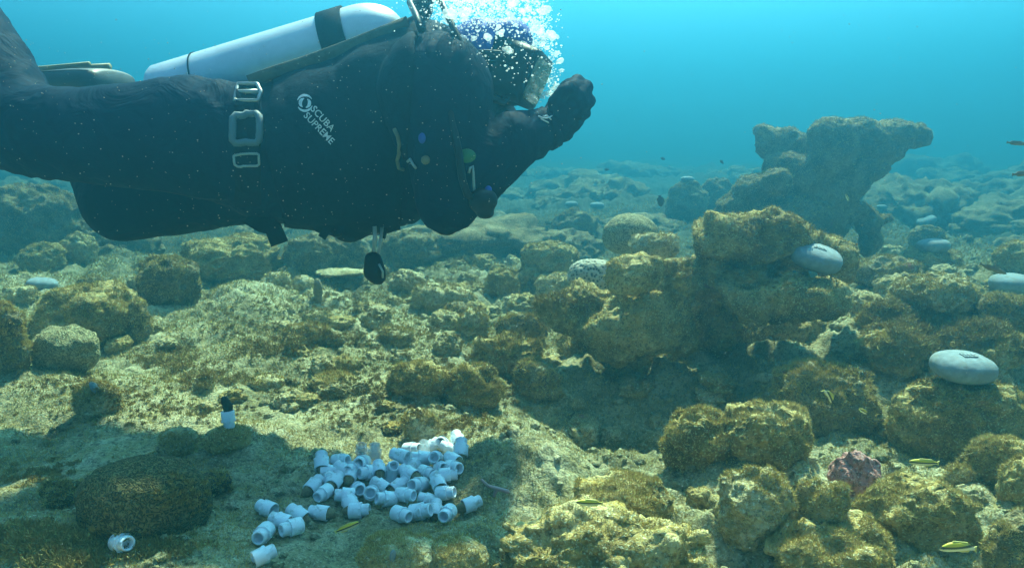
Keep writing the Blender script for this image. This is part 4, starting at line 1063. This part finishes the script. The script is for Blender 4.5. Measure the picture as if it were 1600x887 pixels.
ca, cb_ = D(848, 205, -.10), D(862, 197, -.095)
s = Soup(); ax = (cb_-ca).normalized(); s.lathe([(-.012, 27*K), (-.012, 31.5*K), (.010, 31.5*K), (.014, 28*K)], Matrix.Translation((ca+cb_)/2) @ ax.to_track_quat('Z', 'Y').to_matrix().to_4x4(), 28)
link('cuff', s.mesh('cuff', M_SUIT), glove)

# hanging gauge and spare regulator
g = empty('gauge_console', D(586, 396, -.1), 'black hanging gauge console dangling on pale straps beneath the diver', 'gauge')
sp = Soup(); sp.caps([(D(583, 404, -.1), (13*K, .016, 11*K)), (D(585, 424, -.1), (17*K, .019, 17*K)), (D(590, 432, -.1), (13*K, .016, 13*K))], 3)
V, Fc = sp.get(); V, Fc = remesh(V, Fc, .004, 4); link('console', np_mesh('console', V, Fc, M_RUBBER), g)
sp = Soup(); sp.tube([D(585, 340, -.08), D(586, 370, -.1), D(583, 402, -.1)], .004, 8, flat=(3.2*K, .0018, (1, 0, 0))); link('strap', sp.mesh('strap', M_STRAPG), g)
sp = Soup(); sp.tube([D(598, 350, -.08), D(594, 380, -.1), D(590, 404, -.1)], .004, 8, flat=(2.4*K, .0018, (1, 0, 0))); link('strap', sp.mesh('strap', M_STRAPG), g)
sp = Soup(); sp.tube([D(592, 412, -.121), D(598, 424, -.121), D(598, 434, -.12)], 1.6*K, 8); link('lanyard', sp.mesh('lanyard', M_STRAPG), g)
g = empty('octopus_regulator', D(757, 338, -.27), 'black spare regulator hanging in front of the diver\'s elbow', 'regulator')
sp = Soup(); sp.caps([(D(752, 314, -.27), 17*K), (D(760, 313, -.27), 15*K)], 3); sp.caps([(D(757, 318, -.27), 13*K), (D(758, 334, -.27), (12*K, 10*K, 7*K))], 3)
V, Fc = sp.get(); V, Fc = remesh(V, Fc, .0035, 4); link('second_stage', np_mesh('second_stage', V, Fc, M_RUBBER), g)
sp = Soup(); sp.tube([D(745, 312, -.27), D(730, 304, -.29), D(722, 280, -.29), D(717, 240, -.29), D(704, 180, -.27), D(702, 140, -.235)], 5*K, 10); link('hose', sp.mesh('hose', M_RUBBER), g)
sp = Soup(); sp.ell(D(763, 297, -.27), (5*K, 5*K, 6*K), 2); link('button', sp.mesh('button', M_BLUE), g)

# the tank on the diver's back
TA, TB = D(252, 157, .07), D(563, 64, .07)
tx = (TB-TA).normalized(); TR = 53*K
Mt = Matrix.Translation(TA) @ tx.to_track_quat('Z', 'Y').to_matrix().to_4x4()
LT = (TB-TA).length
tank = empty('scuba_tank', TA, 'pale grey dented scuba tank strapped on the diver\'s back', 'scuba tank')
s = Soup(); prof = [(-.004, .001), (-.004, TR*.80), (.004, TR*.93), (.014, TR)] + [(LT*i/8, TR) for i in range(1, 9)]
for i in range(1, 12):
    t = i/11*math.pi/2; prof.append((LT+.105*math.sin(t), max(TR*.20, TR*math.cos(t)**.9)))
prof += [(LT+.125, TR*.2), (LT+.125, .001)]
s.lathe(prof, Mt, 40); link('cylinder', s.mesh('cylinder', M_TANK), tank)
s = Soup(); M2 = Mt @ Matrix.Translation((0, 0, LT-.045))
s.lathe([(-.028, TR+.001), (-.028, TR+.006), (.028, TR+.006), (.028, TR+.001)], M2, 40); bandm = s.mesh('tank_band', M_WEB); band = link('tank_band', bandm, tank)
s = Soup(); s.box(M2 @ Matrix.Rotation(math.radians(-62), 4, 'Z') @ Matrix.Translation((TR+.010, 0, 0)), .006, .03, .022); link('cam_buckle', s.mesh('cam_buckle', M_RUBBER, False), band)
s = Soup(); M3 = Mt @ Matrix.Translation((0, 0, LT-.37)); s.lathe([(-.0015, TR+.0005), (-.0015, TR+.002), (.0015, TR+.002), (.0015, TR+.0005)], M3, 40); link('cord_loop', s.mesh('cord_loop', M_WEB), tank)
s = Soup(); q0 = Mt @ Vector((0, 0, LT+.12)); s.tube([q0, q0+Vector((.02, 0, .01)), q0+Vector((.03, 0, .03)), q0+Vector((.028, 0, .10))], [.018, .018, .02, .02], 14); s.ell(q0+Vector((.03, -.02, .05)), (.026, .03, .022), 3)
link('valve', s.mesh('valve', M_RUBBER), tank)
s = Soup(); s.tube([D(664, 2, .0), D(676, -14, -.05), D(690, 4, -.10), D(712, 52, -.19), D(737, 108, -.20), D(758, 150, -.17), D(786, 160, -.09), D(800, 150, -.02)], 4.6*K, 10); link('regulator_hose', s.mesh('regulator_hose', M_RUBBER), tank)
s = Soup(); s.tube([D(660, -4, .02), D(640, 4, -.05), D(650, 24, -.13), D(658, 48, -.20)], 4.6*K, 10); link('pressure_hose', s.mesh('pressure_hose', M_RUBBER), tank)

# ------------------------------------------------------------------ bubbles and drifting specks
rb = random.Random(3)
bme = []
for q in range(5):
    v, f = ico(3); bme.append(np_mesh('bubble', v*(1+.55*fbm(v*1.3+q*7, 2, q))[:, None]*np.array([1, 1, .66]), f, M_BUBBLE))
def bubble_px():
    t = rb.random()
    if t < .34: return rb.gauss(842, 13), min(100, rb.gauss(55, 32)), rb.uniform(-.06, .12)
    if t < .44: return rb.gauss(862, 7), rb.gauss(128, 26), rb.uniform(-.04, .1)
    if t < .80: return rb.uniform(672, 850), abs(rb.gauss(0, 30))-8, rb.uniform(-.22, .15)
    return rb.uniform(700, 850), rb.triangular(10, 140, 20), rb.uniform(-.24, -.13)
for q in range(100):
    px, py, off = bubble_px(); r = rb.choice([2.0, 2.6, 3.4, 4.4, 6, 9])*K*rb.uniform(.8, 1.1)
    o = bpy.data.objects.new('air_bubble', bme[q % 5]); COL.objects.link(o); o.location = D(px, py, off)
    o.scale = (r, r, r); o.rotation_euler = (rb.uniform(-.5, .5), rb.uniform(-.5, .5), rb.uniform(0, 6)); tag(o, 'silvery exhaled air bubble rising around the diver\'s hooded head', 'bubble', 'bubbles above the diver\'s head')
def specks(pts, rs, n=1):
    v, f = ico(n); m = len(pts)
    V = (v[None]*np.array(rs)[:, None, None]*np.array([1, 1, .8])+np.array([tuple(p) for p in pts])[:, None]).reshape(-1, 3)
    return V, (f[None]+np.arange(m)[:, None, None]*len(v)).reshape(-1, 3)
P, Rr = [], []
for q in range(3600):
    px, py, off = bubble_px() if rb.random() < .6 else (rb.gauss(735, 40), abs(rb.gauss(0, 26))-10, rb.uniform(-.2, .12))
    P.append(D(px, py, off)); Rr.append(rb.uniform(.0006, .0024)*(.75 if rb.random() < .6 else 1.2))
link('bubble_froth', np_mesh('bubble_froth', *specks(P, Rr, 2), M_BUBBLE), None, None, kind='stuff', label='white froth of tiny bubbles around the diver\'s head', cat='bubbles')
P, Rr = [], []
for q in range(900):
    Y = rb.uniform(.35, 1.65); px, py = (rb.uniform(0, 900), rb.uniform(60, 380)) if rb.random() < .55 else (rb.uniform(0, 1600), rb.uniform(0, 887))
    P.append(at(px, py, Y)); Rr.append(Y*rb.choice([.5, .6, .7, .8, 1.1])*.00085)
link('drifting_specks', np_mesh('drifting_specks', *specks(P, Rr), M_SNOW), None, (0, 1, .5), kind='stuff', label='pale specks drifting in the water', cat='specks')

# ------------------------------------------------------------------ the water itself
bm = bmesh.new(); bmesh.ops.create_cube(bm, size=1); me = bpy.data.meshes.new('haze'); bm.to_mesh(me); bm.free()
hz = bpy.data.objects.new('haze', me); COL.objects.link(hz)
z0, z1 = -2.2, 3.8
hz.location = (0, 0, (z0+z1)/2); hz.scale = (90, 90, z1-z0); tag(hz, kind='stuff', label='blue green sea water filling the scene', cat='water')
m = bpy.data.materials.new('sea_water'); m.use_nodes = True; nt = m.node_tree
nt.nodes.remove(nt.nodes['Principled BSDF'])
pv = nt.nodes.new('ShaderNodeVolumePrincipled'); pv.inputs['Color'].default_value = (*WATER_COLOR, 1)
pv.inputs['Absorption Color'].default_value = (*WATER_ABSORB, 1); pv.inputs['Density'].default_value = WATER_DENSITY; pv.inputs['Anisotropy'].default_value = WATER_ANISO
nt.links.new(pv.outputs[0], nt.nodes['Material Output'].inputs['Volume']); me.materials.append(m)
